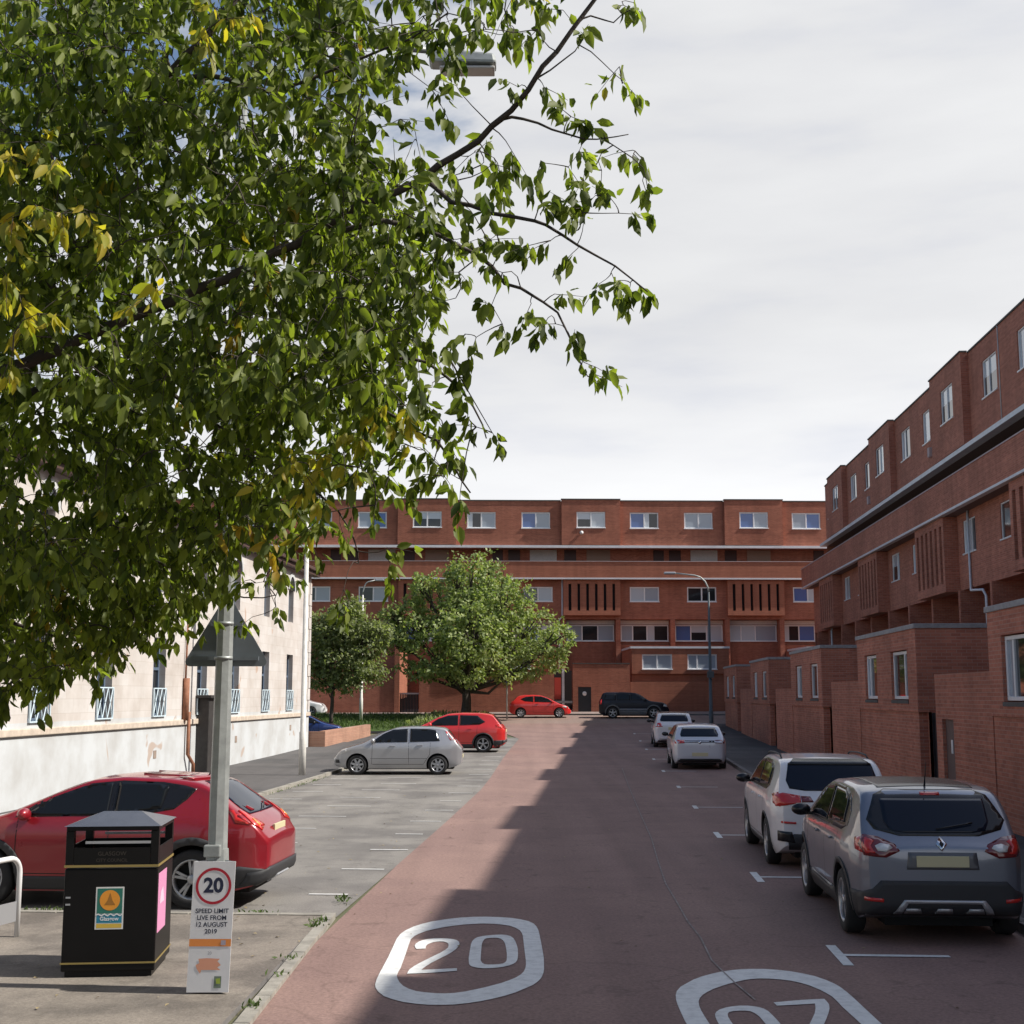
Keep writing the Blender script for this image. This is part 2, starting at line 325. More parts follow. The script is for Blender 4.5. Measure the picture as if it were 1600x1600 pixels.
def sheet(name, left, right, q0, q1, dz, mat, thick=0.0, side=None, nP=1):
    """ground sheet between two edges p(q) following the slope of the street; thick > 0 gives it a kerb face"""
    fl = left if callable(left) else (lambda q: left); fr = right if callable(right) else (lambda q: right)
    qs = sorted(set([q for q in QS if q0 < q < q1] + [q0, q1])); mb = MB()
    for a, b in zip(qs, qs[1:]):
        p = [W(fl(a), a, zg(a) + dz), W(fr(a), a, zg(a) + dz), W(fr(b), b, zg(b) + dz), W(fl(b), b, zg(b) + dz)]
        mb.quad(*p)
        if thick:
            t = Vector((0, 0, thick))
            mb.quad(p[0], p[3], p[3] - t, p[0] - t, 1); mb.quad(p[1], p[1] - t, p[2] - t, p[2], 1)
            if a == q0: mb.quad(p[0], p[0] - t, p[1] - t, p[1], 1)
            if b == q1: mb.quad(p[3], p[2], p[2] - t, p[3] - t, 1)
    me = bpy.data.meshes.new(name); bm = bmesh.new()
    vs = [bm.verts.new(v) for v in mb.v]
    for f, mi in zip(mb.f, mb.m): bm.faces.new([vs[i] for i in f]).material_index = mi
    bmesh.ops.remove_doubles(bm, verts=bm.verts, dist=1e-4); bmesh.ops.recalc_face_normals(bm, faces=bm.faces)
    up = [f for f in bm.faces if abs(f.normal.z) > .8]
    if up and sum(f.normal.z for f in up) < 0: bmesh.ops.reverse_faces(bm, faces=bm.faces)
    bm.to_mesh(me); bm.free()
    for k in (mat if isinstance(mat, list) else [mat, M['kerb_dark']]): me.materials.append(k)
    return structure(link(name, me))
sheet('ground', -900, 900, -60, 1500, -.02, M['earth'])
def redge(q):                   # where the red surfacing meets the old grey parking bays
    T = [(-60, -2.5), (10, -2.66), (15.5, -3.05), (21, -3.05), (36, -3.2), (51, -3.75), (65, -4.05), (72, -5.5), (78, -7.5)]
    for (a, x), (b, y) in zip(T, T[1:]):
        if q <= b: return x + (y - x) * (q - a) / (b - a)
    return T[-1][1]
sheet('parking_area', -8.35, redge, 15.25, 66, .0, M['old_asphalt'])
sheet('road', redge, 4.4, -60, 81, .004, M['red_road'])
sheet('cross_road', -70, 90, 81, 89.3, .004, ground('cross_road_surface', (.25, .185, .16), (.24, .17, .14), .2))
sheet('far_pavement', -70, 90, 89.42, 100, .10, M['pathpale'], thick=.14)
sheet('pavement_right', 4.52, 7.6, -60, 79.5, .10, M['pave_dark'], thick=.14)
def keb(name, p0, p1, q0, q1, h, mat):      # kerb stones laid end to end
    mb = MB(); q = q0; random.seed(5)
    while q < q1 - .05:
        e = min(q + .914, q1); g = .006
        f0 = p0(q) if callable(p0) else p0; f1 = p0(e) if callable(p0) else p0; w = p1
        a = [W(f0, q + g), W(f0 + w, q + g), W(f1 + w, e - g), W(f1, e - g)]; dz = random.uniform(-.004, .004)
        zz = [zg(q), zg(q), zg(e), zg(e)]
        v = [(c.x, c.y, z - .1) for c, z in zip(a, zz)] + [(c.x, c.y, z + h + dz) for c, z in zip(a, zz)]
        mb.add(v, [(3, 2, 1, 0), (4, 5, 6, 7), (0, 1, 5, 4), (1, 2, 6, 5), (2, 3, 7, 6), (3, 0, 4, 7)]); q = e
    return structure(mb.build(name, mat))
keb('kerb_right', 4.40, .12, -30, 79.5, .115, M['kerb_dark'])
sheet('pavement_left', -12.5, -8.47, -20, 60, .08, M['pave_left'], thick=.12)
keb('kerb_left', -8.47, .12, 15.25, 60, .09, M['kerb'])
keb('kerb_parking_edge', lambda q: redge(q) - .13, .12, -30, 15.25, .045, M['kerb'])
sheet('footway', -12.4, lambda q: redge(q) - .135, -60, 15.1, .035, M['pave_near'], thick=.05)
# edging across the end of the footway
mb = MB()
for i in range(10):
    a = -8.3 + i * .515
    P = [W(a, 15.1), W(a + .5, 15.1), W(a + .5, 15.22), W(a, 15.22)]
    mb.prism([(c.x, c.y) for c in P], -.1, .045)
structure(mb.build('footway_edging', M['kerb']))
# pale worn strip of newer tarmac across the footway
P = [gr(-60, 1528, .039), gr(300, 1531, .039), gr(300, 1541, .039), gr(-60, 1541, .039)]
# left corner green beyond the low wall
def flatpoly(name, pts, mat, dz=0.0):
    mb = MB(); mb.add([(x, y, z + dz) for x, y, z in pts], [list(range(len(pts)))]); o = mb.build(name, mat, fix=False)
    if o.data.polygons[0].normal.z < 0: o.data.flip_normals()
    return structure(o)

# ---- markings --------------------------------------------------------------
def onroad(u, y, dz=.012):
    z = 0.0
    for _ in range(6):
        p = gr(u, y, z); z = zg(PQ(p.x, p.y)[1]) + dz
    return p
RING_O = [(130,690),(142,650),(160,610),(195,545),(230,480),(265,405),(300,330),(330,293),(370,265),(430,237),(500,215),(570,198),(650,185),(720,175),(800,167),(900,161),(1000,160),(1100,163),(1200,170),(1270,181),(1330,195),(1368,213),(1390,235),(1405,262),(1415,300),(1428,365),(1440,430),(1448,480),(1450,530),(1450,570),(1445,600),(1432,632),(1410,660),(1365,692),(1300,720),(1230,750),(1150,775),(1050,800),(950,820),(850,835),(750,845),(650,848),(550,847),(450,839),(350,825),(270,805),(200,780),(155,745),(135,715)]
RING_I = [(300,620),(312,590),(330,560),(350,505),(370,450),(390,388),(410,335),(440,310),(480,290),(535,270),(600,255),(670,241),(750,230),(820,221),(900,216),(980,213),(1050,215),(1120,221),(1180,230),(1225,245),(1260,265),(1277,287),(1285,310),(1290,355),(1295,400),(1302,455),(1308,500),(1309,533),(1305,560),(1292,588),(1270,610),(1230,634),(1180,655),(1120,676),(1050,695),(980,713),(900,730),(830,744),(750,755),(675,759),(600,757),(520,750),(450,740),(395,723),(350,700),(320,670),(306,645)]
TWO = [(440,385),(450,368),(470,355),(500,343),(540,335),(590,329),(640,328),(695,330),(740,335),(768,343),(785,355),(790,370),(785,388),(760,415),(725,440),(680,465),(625,492),(570,520),(525,548),(490,575),(630,568),(770,562),(770,582),(680,589),(600,595),(490,601),(380,605),(388,588),(400,570),(435,545),(480,520),(535,492),(590,465),(640,441),(680,418),(700,400),(705,382),(702,370),(690,361),(668,354),(640,352),(610,354),(580,360),(555,369),(535,380),(527,392),(525,408),(490,410),(455,412),(444,400)]
ZERO_O = [(865,530),(862,505),(862,480),(868,440),(875,400),(880,372),(890,350),(907,332),(930,320),(970,311),(1020,305),(1070,301),(1120,300),(1158,303),(1190,312),(1212,329),(1225,350),(1237,380),(1245,410),(1247,447),(1245,480),(1240,500),(1230,515),(1210,528),(1180,540),(1130,551),(1080,558),(1025,562),(970,562),(930,558),(900,552),(878,544)]
ZERO_I = [(955,500),(956,470),(958,440),(961,405),(965,370),(973,350),(985,335),(1003,328),(1030,325),(1060,324),(1090,325),(1113,332),(1130,345),(1143,363),(1150,385),(1156,418),(1160,450),(1160,478),(1158,500),(1148,515),(1130,525),(1095,531),(1050,533),(1015,533),(985,530),(966,519)]
def crop2w(L_): return [tuple(onroad(560 + x / 5, 1400 + y / 5))[:2] for x, y in L_]
def flat_holes(outer, holes, z):
    vs = [Vector(p) for p in outer]; faces = []
    n = len(vs); ed = [(i, (i + 1) % n) for i in range(n)]
    for h in holes:
        b = len(vs); vs += [Vector(p) for p in h]; ed += [(b + i, b + (i + 1) % len(h)) for i in range(len(h))]
    r = delaunay_2d_cdt(vs, ed, [], 0, 1e-6)
    return [(v.x, v.y, z) for v in r[0]], r[2]
def inside(p, poly):
    c = False; x, y = p; n = len(poly)
    for i in range(n):
        x1, y1 = poly[i]; x2, y2 = poly[(i + 1) % n]
        if (y1 > y) != (y2 > y) and x < (x2 - x1) * (y - y1) / (y2 - y1) + x1: c = not c
    return c
def ring_faces(outer, hole, z):
    vs, fs = flat_holes(outer, [hole] if hole else [], z); keep = []
    for f in fs:
        cx = sum(vs[i][0] for i in f) / len(f); cy = sum(vs[i][1] for i in f) / len(f)
        if inside((cx, cy), outer) and not (hole and inside((cx, cy), hole)): keep.append(list(f))
    return vs, keep
def roundel(name, xf, label):
    mb = MB()
    for o_, h_ in ((RING_O, RING_I), (TWO, None), (ZERO_O, ZERO_I)):
        vs, fs = ring_faces([xf(p) for p in crop2w(o_)], [xf(p) for p in crop2w(h_)] if h_ else None, .010); mb.add(vs, fs)
    o = mb.build(name, M['mark'], fix=False)
    for f in o.data.polygons:
        if f.normal.z < 0: o.data.flip_normals(); break
    return tag(o, label, 'road marking', 'speed limit numbers painted on the road')
roundel('speed_roundel', lambda p: p, 'white painted 20 in a rounded ring, half in sun, on the red road')
_pts = crop2w(RING_O); cx = sum(p[0] for p in _pts) / len(_pts); cy = sum(p[1] for p in _pts) / len(_pts)
roundel('speed_roundel', lambda p: (2.07 - (p[0] - cx), 10.50 - (p[1] - cy)), 'upside-down white painted 20 ring in the shaded right lane, cut by the photo bottom')
# parking bay ticks on the right
mb = MB()
def bar(mb, p, q, lp, lq, dz=.0105, m=0, sk=0.0):
    a = [W(p - lp / 2, q - lq / 2), W(p + lp / 2, q - lq / 2 + sk), W(p + lp / 2, q + lq / 2 + sk), W(p - lp / 2, q + lq / 2)]
    mb.add([(c.x, c.y, zg(q) + dz) for c in a], [(0, 1, 2, 3)], m)
k = 0
for q, p in ((13.35, 2.27), (18.85, 2.12), (24.35, 2.06), (30.1, 2.06), (36.3, 2.05), (43.0, 1.95), (49.5, 1.9), (56, 1.85), (63, 1.8), (70, 1.7)):
    one = MB(); h_ = .5 if k < 3 else .4
    T_ = [(p - .05, q - h_), (p + .05, q - h_), (p + .05, q - .05), (p + 1.05, q - .05), (p + 1.05, q + .05), (p + .05, q + .05), (p + .05, q + h_), (p - .05, q + h_)]
    one.add([(W(a, b).x, W(a, b).y, zg(b) + .0105) for a, b in T_], [(0, 1, 2, 5, 6, 7), (2, 3, 4, 5)])
    tag(one.build('bay_marking', M['mark_old'] if k > 2 else M['mark'], fix=False), 'white T-shaped parking bay tick on the right, %s' % ('nearest one', 'one beside the grey crossover', 'one beside the white car', 'fourth one away', 'fifth one away', 'one just before the two far white cars', 'one beside the white hatchback', 'one beside the farthest white car', 'next to last one', 'last one before the junction')[k], 'road marking', 'parking bay ticks on the right'); k += 1
# worn perpendicular bay ends on the left
random.seed(3)
for i in range(19):
    q = 16.9 + i * 2.42; pe = redge(q)
    one = MB(); bar(one, pe - .42, q, .62 if i % 3 else .5, .085, .008)
    if 2 <= i < 11:
        for pp_, qq_, ll_, wh in ((-5.9 + .1 * (i % 3), q + .9, 1.0, 'middle'), (-7.6, q + .3, .8, 'kerb side')):
            if wh != 'middle' and i <= 4: continue
            o2 = MB(); bar(o2, pp_, qq_, ll_, .08, .008); tag(o2.build('worn_bay_marking', M['mark_old'], fix=False), 'faint broken white line in the %s of the grey parking area, %s' % (wh, ('', '', 'nearest', 'second', 'third', 'fourth', 'fifth', 'sixth', 'seventh', 'eighth', 'ninth')[i]), 'road marking', 'worn bay lines on the left')
    d = ('next to the dark red crossover', 'second from the near end', 'third from the near end', 'fourth from the near end', 'fifth from the near end', 'sixth from the near end', 'seventh from the near end', 'eighth from the near end', 'ninth from the near end', 'tenth, before the silver hatchback', 'behind the silver hatchback', 'between the two far parked cars', 'beside the bright red car', 'just past the bright red car', 'fifteenth from the near end', 'sixteenth from the near end', 'seventeenth from the near end', 'eighteenth from the near end', 'farthest from the camera')[i]
    tag(one.build('worn_bay_marking', M['mark_old'], fix=False), 'worn white bay line on the grey parking area, ' + d, 'road marking', 'worn bay lines on the left')
# litter specks of paint on the red road
# long pale joint in the road surface
jl = [(972,1200),(985,1235),(1000,1270),(1018,1310),(1028,1345),(1040,1380),(1058,1410),(1075,1440),(1095,1465),(1112,1500),(1128,1516),(1148,1535),(1180,1562)]
pp = [onroad(u, y) for u, y in jl]; one = MB()
for a, b in zip(pp, pp[1:]):
    w = Vector((.008, 0, 0)); one.quad(a - w, a + w, b + w, b - w)
structure(one.build('road_joint', simple('pale_joint', (.27, .24, .225), .9, noise=.45, nscale=6), fix=False))

# ============================================================= windows and facades
def wall(mb, P, x0, x1, z0, z1, ops=(), reveal=.12, m=0):
    """wall in the plane d=0 with real openings; P(x, z, d) maps to space, d runs inward"""
    xs = sorted(set([x0, x1] + [v for o in ops for v in o[:2]])); zs = sorted(set([z0, z1] + [v for o in ops for v in o[2:4]]))
    for a, b in zip(xs, xs[1:]):
        for c, d in zip(zs, zs[1:]):
            mx_, mz_ = (a + b) / 2, (c + d) / 2
            if any(o[0] < mx_ < o[1] and o[2] < mz_ < o[3] for o in ops): continue
            mb.quad(P(a, c, 0), P(b, c, 0), P(b, d, 0), P(a, d, 0), m)
    for o in ops:
        a, b, c, d = o[:4]
        mb.quad(P(a, c, 0), P(a, d, 0), P(a, d, reveal), P(a, c, reveal), m); mb.quad(P(b, c, 0), P(b, c, reveal), P(b, d, reveal), P(b, d, 0), m)
        mb.quad(P(a, c, 0), P(a, c, reveal), P(b, c, reveal), P(b, c, 0), m); mb.quad(P(a, d, 0), P(b, d, 0), P(b, d, reveal), P(a, d, reveal), m)
_wm = {}
def win_mesh(w, h, div, fr=.06, sill=True, proud=0.0):
    """upvc frame, origin at bottom centre of the outer wall plane; y runs inward"""
    k = (round(w, 2), round(h, 2), tuple(div), fr, sill)
    if k in _wm: return _wm[k]
    mb = MB(); y0, y1 = .045, .115
    mb.box(-w / 2, w / 2, y0, y1, 0, fr); mb.box(-w / 2, w / 2, y0, y1, h - fr, h)
    mb.box(-w / 2, -w / 2 + fr, y0, y1, fr, h - fr); mb.box(w / 2 - fr, w / 2, y0, y1, fr, h - fr)
    panes = []; xs = [-w / 2 + fr] + [-w / 2 + w * d for d in div] + [w / 2 - fr]
    for d in div: mb.box(-w / 2 + w * d - fr * .55, -w / 2 + w * d + fr * .55, y0 - .004, y1, fr, h - fr)
    if sill: mb.box(-w / 2 - .03, w / 2 + .03, -.05, y0 - .002, -.03, .035)
    fm = mb.mesh('window', M['upvc'], bevel=.008, seg=1)
    for a, b in zip(xs, xs[1:]):
        a += 0 if a == xs[0] else fr * .55; b -= 0 if b == xs[-1] else fr * .55
        ms = []
        q = MB(); q.quad((a, .085, fr), (b, .085, fr), (b, .085, h - fr), (a, .085, h - fr))
        for p in PANES: ms.append(q.mesh('pane', p, fix=False))
        zm = fr + (h - 2 * fr) * .55; q = MB(); q.quad((a, .085, fr), (b, .085, fr), (b, .085, zm), (a, .085, zm), 1); q.quad((a, .085, zm), (b, .085, zm), (b, .085, h - fr), (a, .085, h - fr), 0); ms.append(q.mesh('pane', [M['g_pale'], M['g_dark']], fix=False))
        xm = a + (b - a) * .35; q = MB(); q.quad((a, .085, fr), (xm, .085, fr), (xm, .085, h - fr), (a, .085, h - fr), 0); q.quad((xm, .085, fr), (b, .085, fr), (b, .085, h - fr), (xm, .085, h - fr), 1); ms.append(q.mesh('pane', [M['g_pale'], M['g_dark']], fix=False))
        panes.append(ms)
    _wm[k] = (fm, panes); return _wm[k]
RW = random.Random(11)
def add_window(parent, loc, rz, w, h, div=(.5,), pal=None, off=None, fr=.06, sub=True, sill=True):
    fm, panes = win_mesh(w, h, div, fr, sill)
    o = link('window', fm, parent); o.location = loc; o.rotation_euler = (0, 0, rz)
    for i, ms in enumerate(panes):
        c = pal[i % len(pal)] if pal else RW.choice([1, 1, 2, 2, 0, 4, 4, 5, 5])
        if sub: p = link('pane', ms[c], o)
    return o

# ============================================================= right-hand terrace
PERIOD = 13.15
OR = (14.7, 52.0); RC = W(*OR, 0)
tr = thing('housing_terrace', 'long shaded red-brick terrace stepping away along the right side of the road', 'apartment building', RC, -AZ, 'red-brick housing blocks')
off = (OR[0], OR[1], 0)
def rp_(pf): return lambda x, z, d: (pf + d, x, z)      # wall facing the road
TC = [11.9, 24.7, 38.3, 52.1, 65.35, 78.4]
def lp(p, q, z): return (p - OR[0], q - OR[1], z)
# top storey
mb = MB(); P = rp_(14.7); ops = []
W_TOP = []
for i, c in enumerate(TC):
    W_TOP.append((c + 2.35, 14.4, 1.9, (.5,)))
    if c + 7.7 < 86: W_TOP.append((c + 7.05, 14.7, 1.3, (.5,) if False else ()));
    if c + 12 < 88: W_TOP.append((c + 11.1, 14.7, 1.85, (.42,)))
W_TOP.append((84.6, 14.7, .8, ()))
W_TOP.insert(0, (9.5, 14.7, 1.8, (.5,)))
W_TOP = [w for w in W_TOP if not (w[0] > 84 and w[2] > 1)]
rec = [(q - w / 2, q + w / 2, 13.72, 15.2) for q, pf, w, dv in W_TOP if pf == 14.7]
wall(mb, P, -10, 86.0, 12.25, 16.0, rec)
mb.box(14.702, 23, 86.0, 86.01, 9.85, 16.0); mb.box(22.9, 23.0, -10, 86, 0, 16.0); mb.quad((14.7, -10, 16), (23, -10, 16), (23, 86, 16), (14.7, 86, 16)); mb.box(14.7, 23, -10.1, -10, 0, 16)
PR = [(6.4, 11.6), (13.4, 16.9)] + [(c, c + 5) for c in TC[1:]]
for c, ce in PR:
    w0, w1 = c + 2.35 - .95, c + 2.35 + .95
    wall(mb, rp_(14.4), c, ce, 12.35, 16.05, [(w0, w1, 13.72, 15.2)] if c > 20 else [])
    mb.quad((14.4, c, 12.35), (14.7, c, 12.35), (14.7, c, 16.05), (14.4, c, 16.05)); mb.quad((14.4, ce, 12.35), (14.7, ce, 12.35), (14.7, ce, 16.05), (14.4, ce, 16.05))
    mb.quad((14.4, c, 12.35), (14.4, ce, 12.35), (14.7, ce, 12.35), (14.7, c, 12.35)); mb.quad((14.4, c, 16.05), (14.4, ce, 16.05), (14.9, ce, 16.05), (14.9, c, 16.05))
mb.build('top_storey', M['brick'], tr, off, fix=False)
mb = MB()
prev = -10
for c, ce in PR:
    mb.box(14.66, 14.95, prev + .002, c - .042, 16.0, 16.07); mb.box(14.36, 14.66, c - .04, ce + .04, 16.05, 16.115); prev = ce + .04
mb.box(14.66, 14.95, prev + .002, 86.04, 16.0, 16.07)
mb.build('roof_edging', M['dark_coping'], tr, off)
for q, pf, w, dv in W_TOP:
    if q < 40: continue
    add_window(tr, lp(pf, q, 13.72), -pi / 2, w, 1.48, dv, RW.choice([[2, 0], [0, 1], [5, 0], [4, 4], [1, 0]]))
# canopy fascia, gallery, parapet
mb = MB(); mb.box(14.30, 14.70, -10, 86.2, 12.06, 12.24); mb.build('canopy', M['white_trim'], tr, off)
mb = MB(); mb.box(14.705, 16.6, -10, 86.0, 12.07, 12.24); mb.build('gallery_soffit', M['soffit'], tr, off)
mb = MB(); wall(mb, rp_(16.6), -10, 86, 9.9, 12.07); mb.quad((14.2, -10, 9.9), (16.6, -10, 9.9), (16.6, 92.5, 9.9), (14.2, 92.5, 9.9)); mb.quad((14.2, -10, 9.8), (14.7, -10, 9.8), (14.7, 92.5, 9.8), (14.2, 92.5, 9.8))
mb.build('gallery_wall', M['soffit'], tr, off, fix=False)  # dark wall colour stands for the shade inside the gallery
mb = MB(); mb.box(14.0, 14.22, -10, 92.5, 9.90, 11.16); mb.box(14.222, 17, 92.3, 92.5, 9.90, 11.16); mb.build('parapet', M['brick'], tr, off)
mb = MB(); mb.box(13.97, 14.25, -10, 92.53, 11.16, 11.21); mb.build('parapet_coping', M['coping_pink'], tr, off)
mb = MB(); mb.box(13.96, 14.20, -10, 92.5, 9.80, 9.898); mb.build('parapet_drip_edge', M['white_trim'], tr, off)
# third storey
W3 = []
for c in TC: W3 += [(c + 1.0, 1.8), (c + 9.95, 1.45)]
W3 = [(q, w) for q, w in W3 if 40 < q < 90]
mb = MB(); wall(mb, rp_(14.7), -10, 91.8, 6.72, 9.8, [(q - w / 2, q + w / 2, 8.13, 9.5) for q, w in W3])
mb.quad((14.7, -10, 6.72), (14.7, 91.8, 6.72), (16.3, 91.8, 6.72), (16.3, -10, 6.72)); mb.box(14.702, 23, 91.8, 91.9, 0, 9.8); mb.quad((16, 86, 9.88), (23, 86, 9.88), (23, 91.8, 9.88), (16, 91.8, 9.88))
mb.build('third_storey', M['brick'], tr, off, fix=False)
for q, w in W3: add_window(tr, lp(14.7, q, 8.13), -pi / 2, w, 1.37, (.62,) if w > 1.5 else (), RW.choice([[1, 0], [0, 2], [4, 5], [5, 5]]))
for c in TC[2:]:
    mb = MB(); a, b = c + 2.7, c + 7.6; n = 6; t = (b - a - .6) / 11
    for i in range(n):
        x0 = a + .3 + i * 2 * t
        mb.box(14.12, 14.698, x0 + t, x0 + 2 * t, 7.05, 9.45) if i < n - 1 else None
    mb.box(14.12, 14.698, a, a + .3, 7.05, 9.45); mb.box(14.12, 14.698, b - .3, b, 7.05, 9.45)
    mb.box(14.12, 14.698, a, b, 6.68, 7.05); mb.box(14.12, 14.698, a, b, 9.45, 9.78)
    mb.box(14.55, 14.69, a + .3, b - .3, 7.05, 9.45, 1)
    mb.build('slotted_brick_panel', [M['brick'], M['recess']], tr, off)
# recessed lower storeys with piers
mb = MB(); pq = [50.03 + 4.42 * k for k in range(-12, 10)]
ops = [(q + 1.1, q + 3.0, 4.55, 5.95) for q in pq if 30 < q < 88]
wall(mb, rp_(16.3), -10, 91.8, 0, 6.72, ops)
mb.build('lower_wall', M['brick'], tr, off, fix=False)
for q in pq:
    if 28 < q < 91: mb = MB(); mb.box(14.55, 16.298, q - .13, q + .13, 0, 6.718); mb.build('dividing_pier', M['brick'], tr, off)
for o in ops: add_window(tr, lp(16.3, (o[0] + o[1]) / 2, 4.55), -pi / 2, 1.9, 1.4, (.5,), None)
mb = MB()
mb.tube([(14.64, 53.0, 9.8), (14.64, 53.0, 6.75), (14.42, 52.2, 6.55), (14.42, 50.6, 6.45), (14.45, 50.35, 6.2), (14.45, 50.35, 3.9)], .05, 8)
mb.build('downpipe', M['white_trim'], tr, off)
mb = MB(); mb.tube([(14.64, 84.6, 9.8), (14.64, 84.6, 6.75), (14.45, 83.8, 6.5), (14.45, 83.8, 3.9)], .055, 8); mb.build('downpipe', M['white_trim'], tr, off)
for q, z in ((58.4, 12.95), (71.9, 12.8)):
    mb = MB(); mb.box(14.55, 14.698, q - .16, q + .16, z, z + .42); mb.build('vent_cowl', M['coping_pink'], tr, off, bevel=.02)
mb = MB(); mb.tube([(14.68, 49.0 - .9, 12.3), (14.68, 48.1, 16.0)], .02, 6); mb.build('cable_run', M['panel_pale'], tr, off)
# single-storey extensions: parts of the terrace, each with its two tall windows
def extension(q0, q1, wins):
    Z = 4.02; mb = MB(); pf, pl = 7.15, 7.19
    wall(mb, rp_(pf), q0, q1, 2.12, Z, [(a, b, 2.38, 3.56) for a, b in wins], reveal=.17)
    mb.quad((pf, q0, 2.12), (pf, q0, Z), (pf + .3, q0, Z), (pf + .3, q0, 2.12)); mb.quad((pf, q0, 2.12), (pf, q1, 2.12), (pl, q1, 2.12), (pl, q0, 2.12)); mb.quad((pf, q1, 2.12), (pf, q1, Z), (pf + .3, q1, Z), (pf + .3, q1, 2.12))
    wall(mb, rp_(pl), q0 + .12, q1, -.3, 2.12)
    y = q0 + .002
    mb.quad((pf + .3, q0, -.3), (14.6, q0, -.3), (14.6, q0, Z), (pf + .3, q0, Z)); mb.quad((pf + .3, q1, -.3), (14.6, q1, -.3), (14.6, q1, Z), (pf + .3, q1, Z))
    mb.quad((pl, q0 + .12, -.3), (pl + .2, q0 + .12, -.3), (pl + .2, q0 + .12, 2.12), (pl, q0 + .12, 2.12)); mb.quad((pl, q1, -.3), (pl, q1, 2.12), (pl + .3, q1, 2.12), (pl + .3, q1, -.3))
    mb.quad((pl + .19, q0, -.3), (pl + .19, q0 + .13, -.3), (pl + .19, q0 + .13, 2.12), (pl + .19, q0, 2.12))
    mb.quad((pf, q0, Z), (14.6, q0, Z), (14.6, q1, Z), (pf, q1, Z))
    o = mb.build('extension', M['brick'], tr, off, fix=False)
    mb = MB(); mb.box(pf - .04, pf + .10, q0 - .04, q1 + .04, Z - .01, Z + .10); mb.box(pf + .10, 14.5, q0 - .04, q0 + .1, Z - .01, Z + .10); mb.box(pf + .10, 14.5, q1 - .1, q1 + .04, Z - .01, Z + .10)
    mb.build('roof_fascia', M['coping'], o, off, bevel=.01)
    for a, b in wins:
        fm, panes = win_mesh(b - a, 1.14, (.30,) if (a - q0) > 3 else (.70,), .075, False)
        w = link('window', fm.copy(), o); w.location = lp(pf + .02, (a + b) / 2, 2.40); w.rotation_euler = (0, 0, -pi / 2)
        # the panes join the frame mesh here (a part of a part of a part)
        bm = bmesh.new(); bm.from_mesh(w.data)
        for i, ms in enumerate(panes):
            n0 = len(bm.faces); bm.from_mesh(ms[0]); bm.faces.ensure_lookup_table()
            for f in bm.faces[n0:]: f.material_index = 1 if (i == 1 or (a - q0) < 3 and i == 0) else 2
        bm.to_mesh(w.data); bm.free(); w.data.materials.append(M['g_dark']); w.data.materials.append(M['g_grey'])
    mb = MB(); mb.box(7.45, 8.5, q0 - .03, q0 - .004, -.3, 2.1); mb.build('doorway_shade', M['recess'], o, off)  # black slab in place of the shade in an open doorway
    for a, b in wins: mb = MB(); mb.box(pf - .02, pf + .165, a - .02, b + .02, 2.30, 2.378); mb.build('window_sill', M['dark_coping'], o, off)
    return o
extension(30.6, 37.5, [(31.5, 33.25), (34.95, 36.5)])
extension(43.6, 50.6, [(44.4, 46.0), (47.9, 49.4)])
extension(57.3, 64.2, [(58.1, 59.7), (61.5, 63.0)])
extension(71.0, 78.0, [(71.8, 73.4), (75.2, 76.7)])
extension(18.0, 24.95, [(22.6, 24.15), (19.0, 20.6)])
# garden walls between the extensions
def garden_wall(q0, q1, ztop, label, door=None, gap=None):
    c = W(7.3, (q0 + q1) / 2, 0); o = thing('garden_wall', label, 'brick wall', c, -AZ, 'garden walls along the right pavement')
    of = (7.3, (q0 + q1) / 2, 0); mb = MB(); Pn = rp_(7.17)
    wall(mb, Pn, q0, q1, -.3, ztop, [door] if door else (), reveal=.09)
    mb.quad((7.17, q1, -.3), (7.4, q1, -.3), (7.4, q1, ztop), (7.17, q1, ztop)); mb.quad((7.4, q0, -.3), (7.4, q0, ztop), (7.4, q1, ztop), (7.4, q1, -.3))
    mb.quad((7.17, q0, -.3), (7.17, q0, ztop), (7.4, q0, ztop), (7.4, q0, -.3)); mb.quad((7.17, q0, ztop), (7.17, q1, ztop), (7.4, q1, ztop), (7.4, q0, ztop))
    mb.build('brickwork', M['brick'], o, of, fix=False)
    if door:
        mb = MB(); mb.box(7.24, 7.27, door[0], door[1], door[2], door[3]); mb.build('door', M['door_brown'], o, of)
        mb = MB(); mb.box(7.225, 7.238, (door[0] + door[1]) / 2 - .10, (door[0] + door[1]) / 2 + .02, 1.30, 1.58); mb.build('notice', M['upvc'], o, of)
    if gap:
        mb = MB(); mb.box(7.5, 7.54, q1 + .002, gap - .002, -.3, 2.1); mb.build('gate', M['recess'], o, of)  # black sheet set back in the gap, standing for its shade
garden_wall(24.95, 29.1, 2.94, 'tall brick garden wall with a narrow brown door, nearest on the right', (27.7, 28.6, .1, 2.0), 30.6)
garden_wall(37.5, 42.0, 2.9, 'brick garden wall between the nearest two-window extension and the next one', None, 43.6)
garden_wall(50.6, 55.3, 2.75, 'brick garden wall after the second two-window extension on the right', None, 57.3)
garden_wall(64.2, 69.2, 2.8, 'brick garden wall before the farthest extension on the right', None, 71.0)

